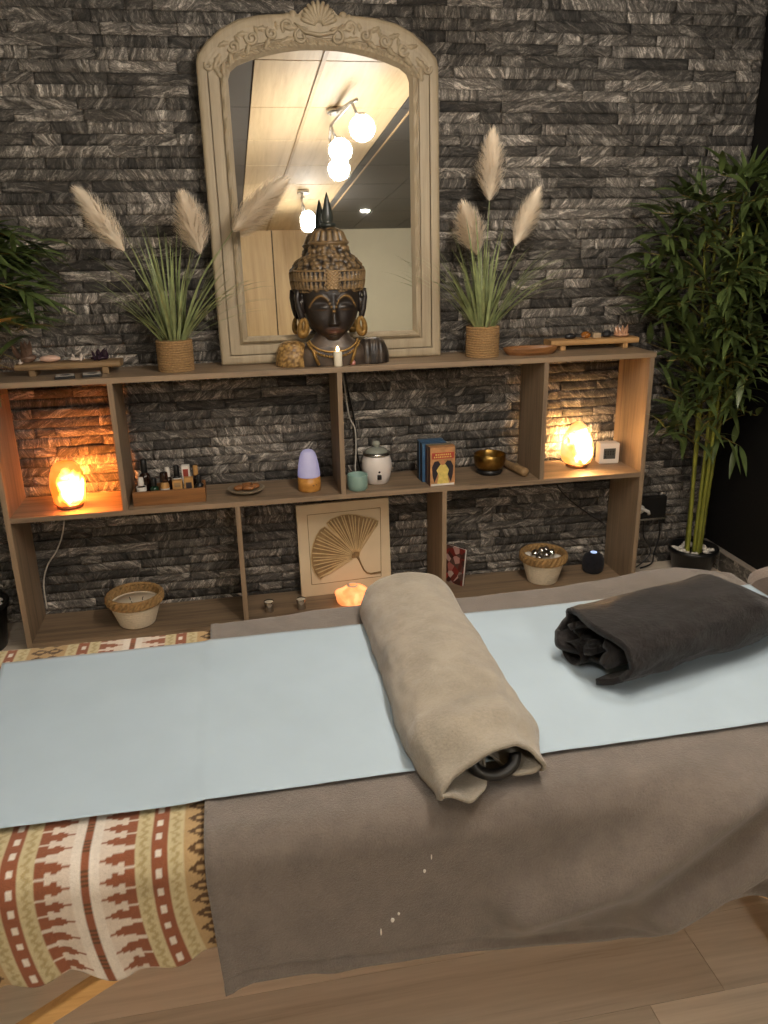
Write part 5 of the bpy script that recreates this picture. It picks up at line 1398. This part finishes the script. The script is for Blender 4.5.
mb = MB(); mb.lathe([(0.07, 0.02), (0.090, 0.088), (0.089, 0.092), (0.001, 0.091)], 40); cn = mb.build('candle_wax', M_WAX, t)
mb = MB()
for a in (0.3, 2.4, 4.4): mb.tube([(0.028 * cos(a), 0.028 * sin(a), 0.090), (0.029 * cos(a), 0.028 * sin(a), 0.100), (0.033 * cos(a), 0.03 * sin(a), 0.106)], 0.0016, 6)
mb.build('wick', M_INK, cn)
BR = Vector((2.128, -0.135, Bz))
t = basket('cream basket with seagrass rim holding silver balls at the lower right of the shelf', BR, 0.064, 0.094, 0.138)
mb = MB(); mb.lathe([(0.062, 0.02), (0.086, 0.102), (0.08, 0.106), (0.001, 0.108)], 40); mb.build('cotton_filling', M_WAX, t)
balls = [(-0.035, 0.008, 0.019), (0.004, -0.026, 0.020), (0.038, 0.002, 0.018), (0.002, 0.022, 0.020), (-0.034, -0.036, 0.016), (0.030, 0.044, 0.016)]
where = ['at the left of the right basket', 'at the front of the right basket', 'at the right of the right basket', 'in the middle of the right basket', 'small, at the front left of the right basket', 'small, at the back right of the right basket']
for (x, y, r), wl in zip(balls, where):
    mb = MB(); mb.blob((0, 0, r), r, 20); tag(mb.build('silver_ball', M_SILVER, loc=BR + Vector((x, y, 0.1075))), 'shiny silver ball ' + wl, 'ball', 'silver balls in the basket')
for (x, y, wl) in ((0.052, -0.034, 'front right'), (-0.060, 0.028, 'back left')):
    mb = MB(); mb.blob((0, 0, 0.011), (0.018, 0.014, 0.011), 14, 0.2, 2, x * 90); tag(mb.build('white_pebble', M_PEBBLE, loc=BR + Vector((x, y, 0.1065))), 'white pebble at the %s of the silver balls' % wl, 'pebble', 'white pebbles in the basket')

def ginkgo():
    W_, H_ = 0.396, 0.405
    root = thing('ginkgo_picture', 'square cream board with a relief ginkgo leaf leaning in the lower middle compartment', 'picture', (1.2605, -0.062, Bz), 0.045)
    root.rotation_euler = (-0.075, 0, 0.045)
    mb = MB(); mb.box((-W_ / 2, -0.010, 0), (W_ / 2, 0.010, H_)); mb.build('board', M_ARTBOARD, root, bevel=0.001)
    TL, TRx, BL = (28, 115), (665, 65), (75, 750)
    def m(p):
        ex = (TRx[0] - TL[0], TRx[1] - TL[1]); ey = (BL[0] - TL[0], BL[1] - TL[1]); d = (p[0] - TL[0], p[1] - TL[1])
        det = ex[0] * ey[1] - ex[1] * ey[0]; u = (d[0] * ey[1] - d[1] * ey[0]) / det; v = (ex[0] * d[1] - ex[1] * d[0]) / det
        return (-W_ / 2 + u * W_, H_ - v * H_ * 0.97)
    # incised border line
    mb = MB(); e = 0.0012; a0 = [m((105, 180)), m((610, 135)), m((635, 635)), m((145, 680))]
    for p, q in zip(a0, a0[1:] + a0[:1]): mb.tube([(p[0], -0.010, p[1]), (q[0], -0.010, q[1])], e, 6)
    mb.build('border_line', M_ARTLINE, root)
    lobeA = [(452, 492), (395, 496), (330, 540), (250, 598), (205, 640), (185, 622), (160, 590), (143, 545), (135, 490), (138, 430), (150, 375), (170, 320), (195, 280), (225, 260), (252, 282), (290, 318), (335, 352), (378, 385), (420, 440)]
    lobeB = [(452, 492), (420, 440), (378, 385), (335, 352), (295, 310), (258, 268), (235, 238), (262, 212), (300, 195), (340, 181), (390, 176), (440, 180), (480, 192), (520, 200), (560, 208), (600, 230), (590, 262), (560, 292), (528, 330), (500, 370), (484, 410), (476, 450), (470, 485)]
    FX = Matrix(((1, 0, 0, 0), (0, 0, -1, -0.010), (0, 1, 0, 0), (0, 0, 0, 1)))
    mb = MB()
    for lob in (lobeA, lobeB):
        P = [m(p) for p in lob]
        c = (sum(p[0] for p in P) / len(P), sum(p[1] for p in P) / len(P))
        b = len(mb.v)
        for p in P: mb.vert((p[0], -0.0095, p[1]))
        for p in P: mb.vert((lerp(c[0], p[0], 0.985), -0.0150, lerp(c[1], p[1], 0.985)))
        n = len(P)
        for i in range(n): j = (i + 1) % n; mb.face((b + i, b + j, b + n + j, b + n + i), 0, False)
        mb.face([b + n + i for i in range(n)], 0, False)
    lf = mb.build('leaf', M_GINKGO, root)
    base = m((455, 485))
    mb = MB()
    def vein(edge, w=0.0017):
        q = m(edge); mx, mz = lerp(base[0], q[0], 0.5), lerp(base[1], q[1], 0.5) + 0.004
        pts = [(lerp(base[0], mx, t) if False else (1 - t) ** 2 * base[0] + 2 * t * (1 - t) * mx + t * t * q[0], -0.0152, (1 - t) ** 2 * base[1] + 2 * t * (1 - t) * mz + t * t * q[1]) for t in [0.12 + 0.85 * k / 10 for k in range(11)]]
        mb.tube(pts, [w * (0.45 + 0.55 * k / 10) for k in range(11)], 6)
    def along(pl, n):
        out = []
        L = [0]
        for a, b in zip(pl, pl[1:]): L.append(L[-1] + math.hypot(a[0] - b[0], a[1] - b[1]))
        for k in range(n):
            s = L[-1] * (k + 0.5) / n
            for i in range(len(pl) - 1):
                if L[i + 1] >= s: f = (s - L[i]) / (L[i + 1] - L[i]); out.append((lerp(pl[i][0], pl[i + 1][0], f), lerp(pl[i][1], pl[i + 1][1], f))); break
        return out
    vr = random.Random(6)
    for p in along(lobeA[3:14], 15): vein((p[0] + vr.uniform(-6, 6), p[1] + vr.uniform(-6, 6)), 0.0024 + 0.0008 * vr.random())
    for p in along(lobeB[5:17], 17): vein((p[0] + vr.uniform(-6, 6), p[1] + vr.uniform(-6, 6)), 0.0024 + 0.0008 * vr.random())
    for lob in (lobeA, lobeB): mb.tube([(m(p)[0], -0.0148, m(p)[1]) for p in lob[1:]], 0.0016, 6)
    mb.build('leaf_veins', M_VEIN, lf)
    mb = MB(); pts = [m(p) for p in ((458, 480), (474, 510), (490, 545), (508, 580), (530, 603), (560, 612), (595, 607), (630, 602))]
    mb.tube([(p[0], -0.0125, p[1]) for p in pts], [0.006, 0.004, 0.0034, 0.0034, 0.0036, 0.004, 0.0045, 0.005], 8); mb.build('leaf_stem', M_GINKGO, lf)
ginkgo()
for (x, y, lb) in ((0.920, -0.185, 'small silver tealight cup at the left on the lower shelf'), (1.052, -0.190, 'small silver tealight cup in front of the lower left corner of the ginkgo picture')):
    t = thing('tealight_cup', lb, 'candle holder', (x, y, Bz), 0, 'tealight cups on the lower shelf')
    mb = MB(); mb.lathe([(0.016, 0.0), (0.018, 0.002), (0.0175, 0.02), (0.0205, 0.046), (0.0195, 0.047), (0.016, 0.030)], 24); mb.build('cup', M_STEEL, t)
    mb = MB(); mb.lathe([(0.0185, 0.036), (0.019, 0.043), (0.012, 0.0445), (0.001, 0.0445)], 22); mb.build('wax', M_WAX, t)
def red_card():
    root = thing('picture_card', 'red and white pictured book leaning on the lower divider', 'book', (1.735, -0.075, Bz), 1.18)
    root.rotation_euler = (-0.12, 0, -0.95)
    m, nt, p = mat('blotched_red_cover')
    nz = node(nt, 'ShaderNodeTexVoronoi', Scale=38.0); nt.links.new(objco(nt), nz.inputs['Vector'])
    sx = node(nt, 'ShaderNodeSeparateColor'); nt.links.new(nz.outputs['Color'], sx.inputs[0])
    col = ramp(nt, sx.outputs[0], [(0.2, rgb(72, 40, 32)), (0.45, rgb(168, 52, 44)), (0.65, rgb(206, 190, 176)), (0.85, rgb(96, 70, 60))]); nt.links.new(col, p.inputs['Base Color'])
    mb = MB(); mb.box((-0.055, -0.006, 0), (0.055, 0.006, 0.165)); mb.build('book_block', M_LABELW, root, bevel=0.001)
    mb = MB(); mb.box((-0.056, -0.0075, 0), (0.056, -0.006, 0.167)); mb.build('front_cover', m, root)
    mb = MB(); mb.box((-0.056, 0.006, 0), (0.056, 0.0075, 0.167)); mb.build('back_cover', M_MAROON, root)
red_card()
t = thing('smart_speaker', 'small dark round speaker with a blue light at the lower right of the shelf', 'speaker', (2.385, -0.095, Bz))
mb = MB(); mb.lathe([(0.036, 0.0), (0.043, 0.006), (0.050, 0.035), (0.048, 0.062), (0.040, 0.080), (0.026, 0.090), (0.001, 0.093)], 40); mb.build('speaker_body', fabric('speaker_mesh', rgb(30, 30, 36), 0.3, 200, 0.3, 0.1), t)
mb = MB(); mb.lathe([(0.014, 0.0925), (0.015, 0.0945), (0.001, 0.0955)], 24); mb.build('status_light', M_ECHOLIGHT, t)

# ------------------------------------------------------------------ cables, socket
def cable(name, label, pts, m, r=0.0025):
    P = [Vector(p) for p in pts]; out = []
    for i in range(len(P) - 1):
        p0, p1, p2, p3 = P[max(i - 1, 0)], P[i], P[i + 1], P[min(i + 2, len(P) - 1)]
        for k in range(8):
            t_ = k / 8
            out.append(0.5 * ((2 * p1) + (p2 - p0) * t_ + (2 * p0 - 5 * p1 + 4 * p2 - p3) * t_ * t_ + (3 * p1 - p0 - 3 * p2 + p3) * t_ ** 3))
    out.append(P[-1])
    mb = MB(); mb.tube(out, r, 8); c = P[0]
    return tag(mb.build(name, m, loc=c, rebase=True), label, 'cable')
cable('power_cord', 'white cord hanging on the stone below the orange salt lamp', [(0.149, -0.012, 0.516), (0.130, -0.014, 0.40), (0.094, -0.014, 0.315), (0.045, -0.014, 0.245), (0.020, -0.014, 0.165), (0.018, -0.014, 0.06)], M_CABLEW, 0.003)
cable('power_cord', 'white cord hanging beside the divider down to the warmer', [(1.275, -0.035, 1.005), (1.283, -0.035, 0.94), (1.300, -0.03, 0.80), (1.322, -0.03, 0.745), (1.325, -0.03, 0.66), (1.318, -0.04, 0.585), (1.320, -0.05, 0.547)], M_CABLEW, 0.0028)
cable('power_cord', 'black cord hanging beside the white cord behind the warmer', [(1.285, -0.02, 1.005), (1.300, -0.02, 0.90), (1.325, -0.016, 0.76), (1.330, -0.016, 0.64), (1.345, -0.016, 0.55)], M_BLACK, 0.004)
cable('power_cord', 'black cord under the middle shelf running to the lower right', [(2.214, -0.012, 0.515), (2.225, -0.014, 0.43), (2.289, -0.014, 0.355), (2.39, -0.014, 0.275), (2.441, -0.014, 0.242), (2.47, -0.014, 0.22)], M_BLACK, 0.003)
cable('power_cord', 'thin dark cord curling behind the amber salt lamp', [(2.235, -0.05, 0.545), (2.20, -0.04, 0.560), (2.165, -0.05, 0.566), (2.12, -0.04, 0.55), (2.08, -0.03, 0.544)], M_BLACK, 0.0022)
t = thing('wall_socket', 'black wall socket box right of the shelf unit', 'socket', (2.675, -0.012, 0.285))
mb = MB(); mb.box((-0.085, -0.018, -0.045), (0.085, 0.012, 0.055)); mb.build('socket_box', M_BLACK, t, bevel=0.004)
mb = MB(); mb.box((-0.085, -0.0215, -0.055), (0.085, 0.010, -0.045)); mb.build('lower_edge', M_STEEL, t, bevel=0.001)
mb = MB(); mb.tube([(-0.052, -0.018, 0.006), (-0.052, -0.036, 0.006)], 0.020, 18); mb.tube([(-0.052, -0.034, 0.008), (-0.034, -0.040, 0.004), (-0.016, -0.040, -0.006), (-0.012, -0.038, -0.018)], 0.008, 10)
tag(mb.build('plug', M_WHITE, loc=(2.675, -0.012, 0.285)), 'white plug in the black wall socket', 'plug')
cable('power_cord', 'black cord hanging from the wall socket to the floor', [(2.735, -0.02, 0.226), (2.738, -0.03, 0.15), (2.715, -0.04, 0.07), (2.70, -0.05, 0.02), (2.64, -0.06, 0.006)], M_BLACK, 0.004)
cable('power_cord', 'thin black cord beside the right panel of the shelf', [(2.655, -0.02, 0.226), (2.66, -0.03, 0.15), (2.69, -0.05, 0.08), (2.63, -0.06, 0.02), (2.56, -0.07, 0.006)], M_BLACK, 0.003)
